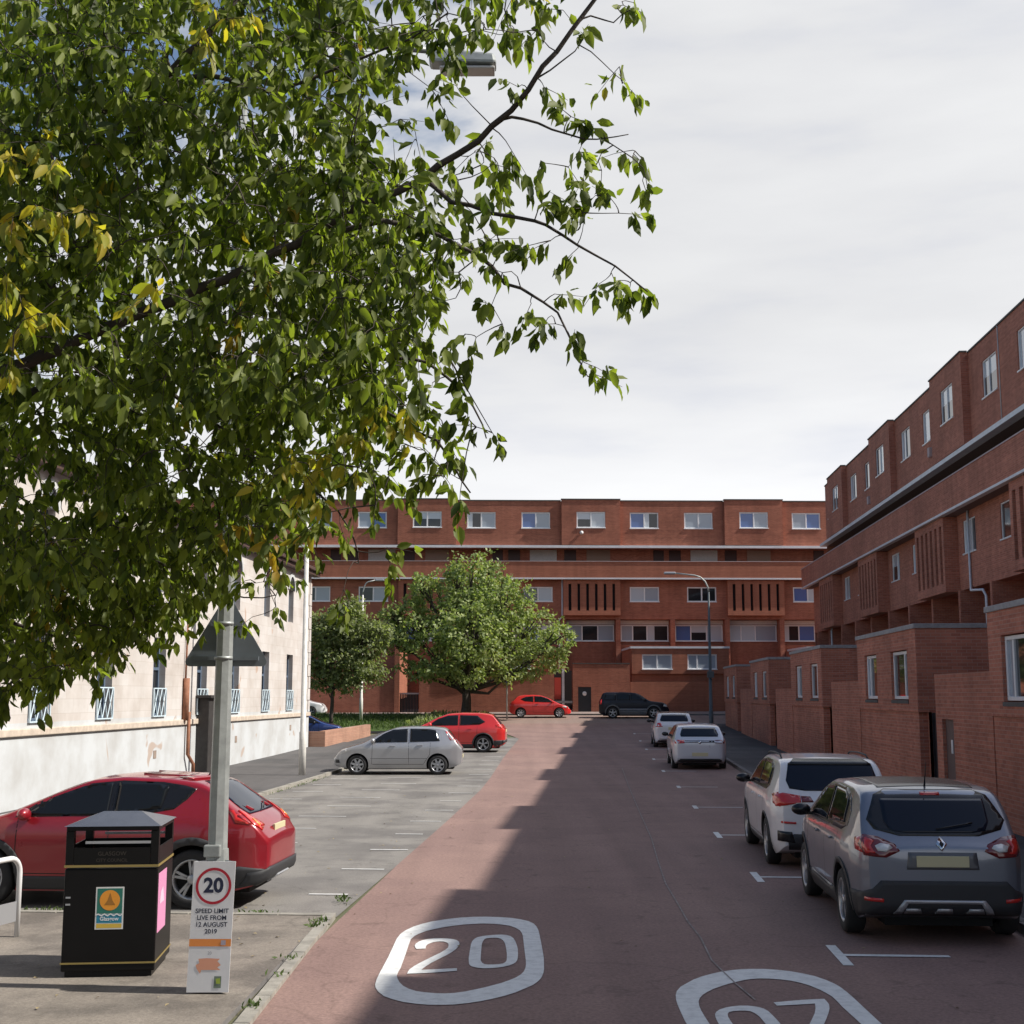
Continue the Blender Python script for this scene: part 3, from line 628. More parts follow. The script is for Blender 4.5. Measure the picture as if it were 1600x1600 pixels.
# ============================================================= block across the end of the road
RB = radians(1.2); FY = 98.0; FX = 4.0
fb = thing('housing_block', 'sunlit five-storey red-brick block facing down the end of the road', 'apartment building', (FX, FY, 1.3), RB, 'red-brick housing blocks')
fo = (FX, FY, 1.3)
def fp(yf): return lambda x, z, d: (x, yf + d, z)
def fl(x, y, z): return (x - FX, y - FY, z - 1.3)
FP = 12.28; FC = [3.72 + FP * k for k in range(-3, 4)]
X0, X1 = -36.0, 50.0
mb = MB(); ops = []; prot = []
for c in FC:
    for dx in (6.25, 10.35): ops.append((c + dx - 1.08, c + dx + 1.08, 14.92, 16.15))
wall(mb, fp(FY), X0, X1, 13.6, 17.0, [o for o in ops if o[1] < X1])
for c in FC:
    wall(mb, fp(FY - .35), c, c + 4.4, 13.65, 17.06, [(c + 1.12, c + 3.28, 14.92, 16.15)])
    for x in (c, c + 4.4): mb.quad((x, FY - .35, 13.65), (x, FY, 13.65), (x, FY, 17.06), (x, FY - .35, 17.06))
    mb.quad((c, FY - .35, 13.65), (c + 4.4, FY - .35, 13.65), (c + 4.4, FY, 13.65), (c, FY, 13.65)); mb.quad((c, FY - .35, 17.06), (c + 4.4, FY - .35, 17.06), (c + 4.4, FY + .1, 17.06), (c, FY + .1, 17.06))
mb.box(X0, X1, FY + 8, FY + 8.2, 0, 17); mb.quad((X0, FY, 17), (X1, FY, 17), (X1, FY + 8, 17), (X0, FY + 8, 17)); mb.box(X0 - .1, X0, FY, FY + 8, 0, 17); mb.box(X1, X1 + .1, FY, FY + 8, 0, 17)
mb.build('top_storey', M['brick_far'], fb, fo, fix=False)
mb = MB(); prev = X0
for c in FC:
    mb.box(prev + .002, c - .042, FY - .05, FY + .2, 17.0, 17.08); mb.box(c - .04, c + 4.44, FY - .4, FY - .05, 17.06, 17.14); prev = c + 4.44
mb.box(prev, X1, FY - .05, FY + .2, 17.0, 17.08); mb.build('roof_edging', M['dark_coping'], fb, fo)
fpal = [[3, 2], [4, 1], [3, 5], [2, 2], [3, 2], [2, 3], [4, 4], [5, 2]]
i = 0
for c in FC:
    for dx, yf in ((2.2, FY - .35), (6.25, FY), (10.35, FY)):
        x = c + dx
        if -20 < x < 28: add_window(fb, fl(x, yf, 14.92), 0, 2.16, 1.23, (.5,), fpal[i % 8], fr=.09)
        i += 1
mb = MB(); mb.box(X0, X1, FY - .42, FY + .02, 13.42, 13.6); mb.build('canopy', M['white_trim'], fb, fo)
mb = MB(); mb.quad((X0, FY + 1.5, 12.3), (X1, FY + 1.5, 12.3), (X1, FY + 1.5, 13.5), (X0, FY + 1.5, 13.5)); mb.quad((X0, FY, 13.5), (X1, FY, 13.5), (X1, FY + 1.5, 13.5), (X0, FY + 1.5, 13.5))
mb.quad((X0, FY - .3, 11.3), (X1, FY - .3, 11.3), (X1, FY + 1.5, 11.3), (X0, FY + 1.5, 11.3)); mb.quad((X0, FY + 1.5, 11.3), (X1, FY + 1.5, 11.3), (X1, FY + 1.5, 12.3), (X0, FY + 1.5, 12.3))
mb.build('gallery_wall', M['brick'], fb, fo, fix=False)
mb = MB(); mb.box(X0, X1, FY - .62, FY - .42, 11.16, 12.36); mb.build('parapet', M['brick_panel'], fb, fo)
mb = MB(); mb.box(X0, X1, FY - .66, FY - .40, 12.36, 12.40); mb.build('parapet_coping', M['coping_pink'], fb, fo)
mb = MB(); mb.box(X0, X1, FY - .66, FY - .3, 11.04, 11.155); mb.build('parapet_drip_edge', M['white_trim'], fb, fo)
# gallery doors and windows
for c in FC[1:5]:
    Y = FY + 1.46
    for a, b, k in ((.3, 1.2, 'd'), (2.0, 3.8, 'b'), (4.35, 6.4, 'w'), (7.1, 7.9, 'd'), (8.3, 9.2, 'd'), (9.95, 12.0, 'p')):
        if k == 'w': add_window(fb, fl(c + (a + b) / 2, Y, 12.25), 0, b - a, 1.15, (.5,), [1, 3], fr=.07)
        else:
            mb = MB(); mb.box(c + a, c + b, Y, Y + .05, 11.3 if k != 'p' else 12.2, 13.45)
            mb.build({'d': 'door', 'b': 'screen_panel', 'p': 'window_panel'}[k], {'d': M['door_dark'], 'b': M['beige'], 'p': M['panel_pale']}[k], fb, fo)
# third storey
mb = MB(); ops = [(c + dx - 1.1, c + dx + 1.1, 9.4, 10.52) for c in FC for dx in (6.2, 10.5)]
wall(mb, fp(FY), X0, X1, 8.1, 11.04, [o for o in ops if o[1] < X1]); mb.quad((X0, FY, 8.1), (X1, FY, 8.1), (X1, FY + 1.2, 8.1), (X0, FY + 1.2, 8.1)); mb.build('third_storey', M['brick_far'], fb, fo, fix=False)
i = 0
for o in ops:
    x = (o[0] + o[1]) / 2
    if -16 < x < 28: add_window(fb, fl(x, FY, 9.4), 0, 2.2, 1.12, (.5,), [[1, 2], [0, 0], [3, 1], [0, 2]][(i + 0) % 4] if x > 0 else [0, 2], fr=.09); i += 1
for c in FC[1:5]:
    mb = MB(); a, b = c + .1, c + 4.35; mb.box(a, b, FY - .4, FY - .002, 8.38, 8.72); mb.box(a, b, FY - .4, FY - .002, 10.72, 11.0)
    mb.box(a, a + .38, FY - .4, FY - .002, 8.72, 10.72); n = 6; sw = .2; pitch = (b - a - .76 + .42) / 6
    for k in range(6):
        s0 = a + .38 + k * pitch + .02
        e0 = s0 + pitch if k < 5 else b
        mb.box(s0 + sw, e0 if k < 5 else b, FY - .4, FY - .002, 8.72, 10.72)
    mb.box(a + .3, b - .1, FY - .1, FY - .01, 8.72, 10.72, 1)
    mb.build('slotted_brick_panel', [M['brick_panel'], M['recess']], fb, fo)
# balcony level: recessed ribbon windows between piers
mb = MB(); RY = FY + .9
ops = [(c + 4.45 + dx, c + 8.1 + dx, 6.5, 7.75) for c in FC for dx in (-4.1, 0, 4.1)]
wall(mb, fp(RY), X0, X1, 0, 8.1, [o for o in ops if X0 < o[0] and o[1] < X1], reveal=.05); mb.build('lower_wall', M['brick_far'], fb, fo, fix=False)
for c in FC:
    for dx in (4.2, 8.28, 12.38): mb = MB(); mb.box(c + dx - .17, c + dx + .17, FY - .05, RY - .002, 0, 8.098); mb.build('dividing_pier', M['brick_far'], fb, fo)
    for a, b in ((4.37, 8.10), (8.46, 12.2)): mb = MB(); mb.box(c + a, c + b, FY + .3, RY - .002, 4.0, 6.2); mb.build('balcony_wall', M['brick_far'], fb, fo)
for i, o in enumerate(ops):
    x = (o[0] + o[1]) / 2
    if -14 < x < 26:
        add_window(fb, fl(x, RY - .06, 6.5), 0, 3.6, 1.22, (.33, .66) if i % 2 else (.25, .55), [[2, 0, 5], [3, 4, 1], [1, 1, 2], [5, 3, 4], [2, 0, 2]][i % 5], fr=.08)
        mb = MB(); mb.box(o[0], o[1], RY - .08, RY - .01, 7.76, 8.06); mb.build('window_panel', M['panel_pale'], fb, fo)
mb = MB(); mb.tube([(3.75, FY - .08, 11.05), (3.75, FY - .08, 8.3), (3.5, FY - .1, 8.0), (3.5, FY - .1, 2)], .06, 8); mb.build('downpipe', M['white_trim'], fb, fo)
mb = MB(); mb.lathe([(0, 0), (.1, 0), (.1, -.05), (.15, -.07), (0, -.09)], (5.2, FY - .38, 14.55), 'y', 14); mb.build('satellite_dish', M['panel_pale'], fb, fo)
# projecting single-storey extension facing the junction
EY = 91.2
def fext(xa, xb, wins):
    mb = MB(); wall(mb, fp(EY), xa, xb, 3.96, 5.72, [(a, b, 4.25, 5.3) for a, b in wins])
    for x in (xa, xb): mb.quad((x, EY, 3.96), (x, FY + .2, 3.96), (x, FY + .2, 5.72), (x, EY, 5.72)); mb.quad((x, EY + .3, 0), (x, FY + .2, 0), (x, FY + .2, 3.96), (x, EY + .3, 3.96))
    mb.quad((xa, EY, 3.96), (xb, EY, 3.96), (xb, EY + .3, 3.96), (xa, EY + .3, 3.96)); wall(mb, fp(EY + .2), xa, xb, 0, 3.96); mb.quad((xa, EY, 5.72), (xb, EY, 5.72), (xb, FY, 5.72), (xa, FY, 5.72))
    o = mb.build('extension', M['brick_panel'], fb, fo, fix=False)
    mb = MB(); mb.box(xa - .1, xb + .05, EY - .05, EY + .1, 5.70, 5.84); mb.box(xa - .1, xa + .05, EY + .1, FY - .9, 5.70, 5.84); mb.build('roof_fascia', M['white_trim'], o, fo)
    for k, (a, b) in enumerate(wins): add_window(o, fl((a + b) / 2, EY, 4.25), 0, b - a, 1.05, (.5,) if k == 0 else (.33,), None, fr=.09, sub=False); 
    for k, (a, b) in enumerate(wins):
        mb = MB(); mb.quad((a, EY + .085, 4.25), (b, EY + .085, 4.25), (b, EY + .085, 5.3), (a, EY + .085, 5.3)); mb.build('pane', M['g_grey'], o, fo, fix=False)
fext(8.15, 14.9, [(8.85, 10.95), (12.0, 14.05)])
fext(8.15 - FP, 14.9 - FP - .6, [(8.85 - FP, 10.95 - FP), (12.0 - FP, 13.5 - FP)])
fext(8.15 + FP, 14.9 + FP, [(8.85 + FP, 10.95 + FP), (12.0 + FP, 14.05 + FP)])
def simple_wall(name, label, x0, x1, y0, y1, z1, mat='brick_far', cop=None, door=None, extra=None, group='yard walls below the far block'):
    o = thing(name, label, 'brick wall', ((x0 + x1) / 2, y0, 1.3), RB * 0, group); of = ((x0 + x1) / 2, y0, 1.3)
    mb = MB(); wall(mb, fp(y0), x0, x1, .9, z1, [door] if door else (), reveal=.14)
    mb.quad((x0, y1, .9), (x1, y1, .9), (x1, y1, z1), (x0, y1, z1)); mb.quad((x0, y0, z1), (x1, y0, z1), (x1, y1, z1), (x0, y1, z1))
    for x in (x0, x1): mb.quad((x, y0, .9), (x, y1, .9), (x, y1, z1), (x, y0, z1))
    mb.build('brickwork', M[mat], o, of, fix=False)
    if cop: mb = MB(); mb.box(x0 - .02, x1 + .02, y0 - .03, y1 + .03, z1, z1 + .07); mb.build('coping', M[cop], o, of)
    if door:
        mb = MB(); mb.box(door[0], door[1], y0 + .1, y0 + .15, door[2], door[3]); d = mb.build('door', M['door_navy'], o, of)
        mb = MB(); mb.lathe([(0, 0), (.15, 0), (.15, -.012), (0, -.012)], ((door[0] + door[1]) / 2, y0 + .1, door[2] + 1.25), 'y', 20); mb.build('notice', M['upvc'], d, of)
    return o
simple_wall('yard_wall', 'taller brick yard wall holding the black door with a white disc', 4.2, 8.12, EY - .05, EY + .25, 4.62, 'brick_far', 'dark_coping', (4.55, 5.45, 1.35, 3.05))
simple_wall('yard_wall', 'brick yard wall behind the black off-roader, below the jutting windows', 8.15, 20.0, EY - .02, EY + .17, 3.4, 'brick_panel')
simple_wall('yard_wall', 'brick yard wall behind the large leafy street tree', -6.4, 2.9, EY, EY + .25, 4.0, 'brick_far')
simple_wall('yard_wall', 'brick yard wall at the far left, behind the lamp post and grass', -26, -8.1, EY, EY + .25, 3.9, 'brick_far')
simple_wall('gate_pier', 'sunlit orange brick pier beside the black gate', -8.1, -7.75, EY - .1, FY - .1, 5.9, 'brick_panel', group=None)['category'] = 'brick pier'
o = thing('gate', 'low black metal gate beside the orange brick pier at the far left', 'gate', (-7.1, EY + .2, 1.3)); mb = MB()
for k in range(12): mb.box(-7.72 + k * .105, -7.70 + .06 + k * .105, EY + .18, EY + .22, 1.3, 2.55)
mb.build('bars', M['door_navy'], o, (-7.1, EY + .2, 1.3)); mb = MB(); mb.box(-7.73, -6.42, EY + .14, EY + .26, 2.55, 2.66); mb.build('top_rail', M['coping_pink'], o, (-7.1, EY + .2, 1.3))
# entrance between the walls: white post, red bin-store door
o = thing('entrance', 'small entrance recess with white post and red panel beside the black door', 'entrance', (3.5, EY + .6, 1.3)); of = (3.5, EY + .6, 1.3)
mb = MB(); mb.box(2.92, 4.18, EY + 1.2, EY + 1.3, 1.2, 4.2); mb.build('back_wall', M['recess'], o, of)
mb = MB(); mb.box(3.45, 3.62, EY + .2, EY + .4, 1.2, 4.5); mb.build('post', M['white_trim'], o, of)
mb = MB(); mb.box(2.94, 3.40, EY + .5, EY + .56, 2.2, 3.7); mb.build('red_panel', simple('red_board', (.5, .06, .04), .6), o, of)
mb = MB(); mb.box(2.92, 4.18, EY + .1, EY + .3, 1.95, 2.1); mb.build('step_rail', M['coping'], o, of)

# ============================================================= white stone building on the left
def stonemat():
    m, t, b = newmat('painted_stone'); l = t.links.new
    x = N('ShaderNodeTexCoord', t); s = N('ShaderNodeSeparateXYZ', t); l(x.outputs['Object'], s.inputs[0])
    n = N('ShaderNodeTexNoise', t); n.inputs['Scale'].default_value = .8; n.inputs['Detail'].default_value = 8; n.inputs['Roughness'].default_value = .6; l(x.outputs['Object'], n.inputs[0])
    cr = N('ShaderNodeValToRGB', t); e = cr.color_ramp.elements; e[0].position = .35; e[0].color = (.47, .45, .43, 1); e[1].position = .6; e[1].color = (.58, .575, .57, 1)
    l(n.outputs[0], cr.inputs[0])
    n2 = N('ShaderNodeTexNoise', t); n2.inputs['Scale'].default_value = .9; n2.inputs['Detail'].default_value = 3; l(x.outputs['Object'], n2.inputs[0]); n2.inputs['Roughness'].default_value = .4; n2.inputs['Distortion'].default_value = .6
    r = N('ShaderNodeMapRange', t); r.inputs[1].default_value = .68; r.inputs[2].default_value = .70; l(n2.outputs[0], r.inputs[0])
    mx = N('ShaderNodeMix', t, data_type='RGBA'); mx.inputs[7].default_value = (.46, .36, .30, 1); l(cr.outputs[0], mx.inputs[6]); l(r.outputs[0], mx.inputs[0])
    # ashlar blocks, each a little different; washed sandstone tint above the string course
    cb = N('ShaderNodeCombineXYZ', t); l(s.outputs[1], cb.inputs[0]); l(s.outputs[2], cb.inputs[1])
    br = N('ShaderNodeTexBrick', t); br.inputs['Scale'].default_value = 1; br.inputs['Brick Width'].default_value = .9; br.inputs['Row Height'].default_value = .33; br.inputs['Mortar Size'].default_value = .006
    br.inputs['Color1'].default_value = (1, .97, .94, 1); br.inputs['Color2'].default_value = (.93, .87, .82, 1); br.inputs['Mortar'].default_value = (.82, .76, .7, 1); l(cb.outputs[0], br.inputs[0])
    gt = N('ShaderNodeMath', t, operation='GREATER_THAN'); gt.inputs[1].default_value = 1.8; l(s.outputs[2], gt.inputs[0])
    m2 = N('ShaderNodeMix', t, data_type='RGBA'); m2.inputs[6].default_value = (.92, .97, 1, 1); l(gt.outputs[0], m2.inputs[0]); l(br.outputs[0], m2.inputs[7])
    v = N('ShaderNodeVectorMath', t, operation='MULTIPLY'); l(mx.outputs[2], v.inputs[0]); l(m2.outputs[2], v.inputs[1]); l(v.outputs[0], b.inputs['Base Color']); b.inputs['Roughness'].default_value = .85
    return m
M['stone'] = stonemat(); M['stone_dark'] = simple('bare_sandstone', (.30, .235, .19), .85, noise=.25, nscale=4); M['ledge'] = simple('sandstone_ledge', (.52, .44, .36), .85, noise=.2, nscale=5)
M['win_timber'] = simple('blue_grey_timber', (.10, .14, .20), .5); M['gutter'] = simple('dark_gutter', (.075, .04, .032), .6, noise=.2); M['slate'] = simple('slate', (.10, .10, .11), .7, noise=.2)
sb = thing('stone_building', 'long white-painted stone building with tall narrow windows on the left', 'building', W(-12.5, 40, .1), -AZ)
so = (-12.5, 40, .1); WP = -12.45
wq = [16.6 + 3.88 * k for k in range(0, 10)]
wq = [q - .25 for q in (17.0, 20.9, 24.9, 28.85, 32.7, 36.8, 40.8, 44.5, 48.6, 52.4)]
wp = lambda x, z, d: (WP - d, x, z)
mb = MB(); ops = [(q - .52, q + .52, 1.9, 4.1) for q in wq] + [(q - .42, q + .42, 5.4, 6.7) for q in wq]
wall(mb, wp, 6, 55.8, -.2, 7.75, ops, reveal=.28)
for q in wq:      # round heads over the upper windows are cut as half discs proud of the opening
    pass
mb.quad((WP, 55.8, -.2), (WP - 12, 55.8, -.2), (WP - 12, 55.8, 7.75), (WP, 55.8, 7.75)); mb.quad((WP - 12, 6, -.2), (WP - 12, 55.8, -.2), (WP - 12, 55.8, 7.75), (WP - 12, 6, 7.75)); mb.quad((WP, 6, -.2), (WP, 6, 7.75), (WP - 12, 6, 7.75), (WP - 12, 6, -.2))
mb.build('stone_wall', M['stone'], sb, so, fix=False)
mb = MB(); mb.box(WP, WP + .07, 6, 55.87, 1.62, 1.78); mb.box(WP - 12, WP, 55.802, 55.87, 1.62, 1.78); mb.build('string_course', M['ledge'], sb, so, bevel=.02)
mb = MB(); mb.box(WP, WP + .30, 6, 56.15, 7.55, 7.72); mb.box(WP + .0, WP + .42, 6, 56.27, 7.722, 7.86); mb.build('cornice', M['gutter'], sb, so, bevel=.02)
mb = MB(); mb.quad((WP + .42, 6, 7.87), (WP + .42, 56.27, 7.87), (WP - 5, 55.2, 9.4), (WP - 5, 6, 9.4)); mb.quad((WP - 5, 6, 9.4), (WP - 5, 55.2, 9.4), (WP - 12.4, 56.27, 7.87), (WP - 12.4, 6, 7.87)); mb.quad((WP + .42, 56.27, 7.87), (WP - 12.4, 56.27, 7.87), (WP - 5, 55.2, 9.4), (WP - 5, 55.2, 9.4)); mb.build('roof', M['slate'], sb, so, fix=False)
# quoins and band at the far corner
mb = MB()
for k in range(11): mb.box(WP + .002, WP + .03, 55.83 - (.5 if k % 2 else .32), 55.83, 1.8 + k * .5, 1.8 + k * .5 + .47)
mb.build('quoins', M['stone'], sb, so)
tl = MB(); tl.box(-.52, .52, .18, .25, 0, .09); tl.box(-.52, .52, .18, .25, 2.11, 2.2); tl.box(-.52, -.44, .18, .25, .09, 2.11); tl.box(.44, .52, .18, .25, .09, 2.11); tl.box(-.03, .03, .18, .25, .09, 2.11); tl.box(-.44, .44, .175, .25, 1.3, 1.38)
tl.quad((-.44, .22, .09), (.44, .22, .09), (.44, .22, 2.11), (-.44, .22, 2.11), 1)
tlm = tl.mesh('window', [M['win_timber'], M['g_dark']], bevel=0)
up = MB(); up.box(-.42, .42, .18, .24, 0, .08); up.box(-.42, -.35, .18, .24, .08, 1.3); up.box(.35, .42, .18, .24, .08, 1.3); up.box(-.025, .025, .18, .24, .08, 1.3); up.box(-.42, .42, .18, .24, 1.22, 1.3)
up.quad((-.35, .21, .08), (.35, .21, .08), (.35, .21, 1.22), (-.35, .21, 1.22), 1); upm = up.mesh('window', [M['win_timber'], M['g_dark']])
# arched heads: dark half-round light in a stone surround
ah = MB(); n = 14; a0 = [(.46 * cos(pi * k / n), .46 * sin(pi * k / n) * 1.15) for k in range(n + 1)]
ah.add([(x, -.012, z) for x, z in a0] + [(0, -.012, 0)], [(k, k + 1, n + 1) for k in range(n)], 1)
for k in range(n):
    (xa, za), (xb, zb) = a0[k], a0[k + 1]; s = 1.28
    ah.quad((xa, -.05, za), (xb, -.05, zb), (xb * s, -.05, zb * s), (xa * s, -.05, za * s)); ah.quad((xa * s, -.05, za * s), (xb * s, -.05, zb * s), (xb * s, 0, zb * s), (xa * s, 0, za * s)); ah.quad((xa, -.05, za), (xb, -.05, zb), (xb, 0, zb), (xa, 0, za))
ahm = ah.mesh('window_head', [M['stone'], M['g_dark']])
rl = MB()
for x in (-.52, .52): rl.box(x - .018, x + .018, -.06, -.025, 0, .80)
for z in (0.0, .77): rl.box(-.52, .52, -.058, -.027, z, z + .03)
def diag(x0, x1): rl.tube([(x0, -.042, .02), (x1, -.042, .79)], .016, 5, smooth=False)
for a, b in ((-.5, -.17), (-.17, .17), (.17, .5), (-.17, -.5), (.17, -.17), (.5, .17)): diag(a, b)
rlm = rl.mesh('window_railing', simple('pale_blue_railing', (.58, .70, .76), .5))
for q in wq:
    w = link('window', tlm, sb); w.location = (WP - so[0], q - so[1], 1.9 - so[2]); w.rotation_euler = (0, 0, pi / 2)
    r = link('window_railing', rlm, w)
    w = link('window', upm, sb); w.location = (WP - so[0], q - so[1], 5.4 - so[2]); w.rotation_euler = (0, 0, pi / 2)
    h = link('window_head', ahm, w); h.location = (0, 0, 1.3)
mb = MB(); mb.tube([(WP + .10, 39.05, 2.0), (WP + .10, 39.05, .75), (WP + .2, 39.3, .45), (WP + .2, 39.3, .1)], .055, 8); mb.tube([(WP + .09, 38.75, 3.0), (WP + .09, 38.75, 1.75)], .10, 8); mb.tube([(WP + .06, 38.8, 4.6), (WP + .06, 38.75, 3.0)], .03, 6)
mb.build('rusty_downpipe', simple('rust_brown', (.26, .11, .06), .8, noise=.3, nscale=6), sb, so)
mb = MB(); mb.box(WP + .01, WP + .40, 40.1, 40.75, .1, 2.4); mb.box(WP + .01, WP + .5, 39.95, 40.9, 2.4, 2.5); mb.build('boxed_duct', simple('dark_duct', (.035, .032, .03), .6, noise=.3), sb, so, bevel=.02)
mb = MB()
for q, z in ((36.4, .75), (44.6, .9), (52.5, 1.1), (24.2, .5)): mb.box(WP + .002, WP + .012, q - .12, q + .12, z, z + .22)
mb.build('air_bricks', M['stone_dark'], sb, so)
# low retaining wall beyond the stone building, lit on its road side
lw = thing('low_brick_wall', 'low sunlit orange brick wall just past the white building', 'brick wall', W(-12.0, 60, .25), -AZ)
lo = (-12.0, 60, .25)
mb = MB(); v = [(-11.7, 53.6, .1), (-11.7, 68.5, .3), (-11.95, 68.5, .3), (-11.95, 53.6, .1), (-11.7, 53.6, 1.27), (-11.7, 68.5, 1.36), (-11.95, 68.5, 1.36), (-11.95, 53.6, 1.27)]
mb = MB(); v = [(-11.75, 55.9, .0), (-11.75, 67, .3), (-12.0, 67, .3), (-12.0, 55.9, .0), (-11.75, 55.9, .98), (-11.75, 67, 1.02), (-12.0, 67, 1.02), (-12.0, 55.9, .98)]
mb.add(v, [(0, 1, 2, 3), (4, 5, 6, 7), (0, 1, 5, 4), (1, 2, 6, 5), (2, 3, 7, 6), (3, 0, 4, 7)]); mb.box(-14.5, -12.001, 55.9, 56.12, .0, .96); mb.build('brickwork', brick('pale_orange_brick', (.40, .225, .155), (.36, .19, .13), (.34, .22, .17)), lw, lo)
sheet('path_beyond', -11.6, lambda q: max(redge(q) - 2.2, -8.4) if q < 70 else -8.4, 60.05, 81, .07, M['pave_left'], thick=.1)

# ============================================================= cars
M['tyre'] = simple('tyre_rubber', (.022, .022, .023), .85, bump=.2, bscale=200)
M['alloy'] = simple('alloy_rim', (.42, .43, .45), .35, metal=.7)
M['alloy_dark'] = simple('dark_alloy_rim', (.20, .20, .21), .4, metal=.6)
M['clad'] = simple('black_plastic_cladding', (.030, .031, .034), .62)
M['blk'] = simple('gloss_black_trim', (.010, .010, .012), .25)
M['void'] = simple('wheel_arch_liner', (.008, .008, .008), .9)
M['cglass'] = glass('car_glass', (.010, .012, .015), .03, .32, .0)
M['cglass_b'] = glass('rear_screen_glass', (.010, .015, .028), .05, .25, .0)
M['lens_r'] = simple('red_tail_lens', (.55, .02, .015), .15, coat=.8); M['lens_w'] = simple('clear_lens', (.62, .62, .60), .12, coat=.8); M['lens_a'] = simple('amber_lens', (.75, .28, .05), .2, coat=.6)
M['lens_d'] = simple('dark_red_lens', (.16, .01, .012), .12, coat=.8)
M['plate_y'] = simple('yellow_plate', (.60, .55, .34), .5); M['plate_w'] = simple('white_plate', (.75, .75, .72), .5); M['chrome'] = simple('chrome', (.72, .73, .75), .15, metal=1.0)
M['gap'] = simple('panel_gap', (.012, .012, .013), .8); M['satin'] = simple('satin_silver_trim', (.42, .43, .45), .35, metal=.5)
def smooth1(pts, sig, lo, hi, n=600):
    xs = np.linspace(lo - 3 * sig, hi + 3 * sig, n); px = [p[0] for p in pts]; pz = [p[1] for p in pts]
    ys = np.interp(xs, px, pz); dx = xs[1] - xs[0]; k = np.arange(-int(3 * sig / dx) - 1, int(3 * sig / dx) + 2) * dx; g = np.exp(-k * k / (2 * sig * sig)); g /= g.sum()
    ye = np.pad(ys, len(k) // 2, mode='edge'); yo = np.convolve(ye, g, 'valid')
    return lambda x: float(np.interp(x, xs, yo))
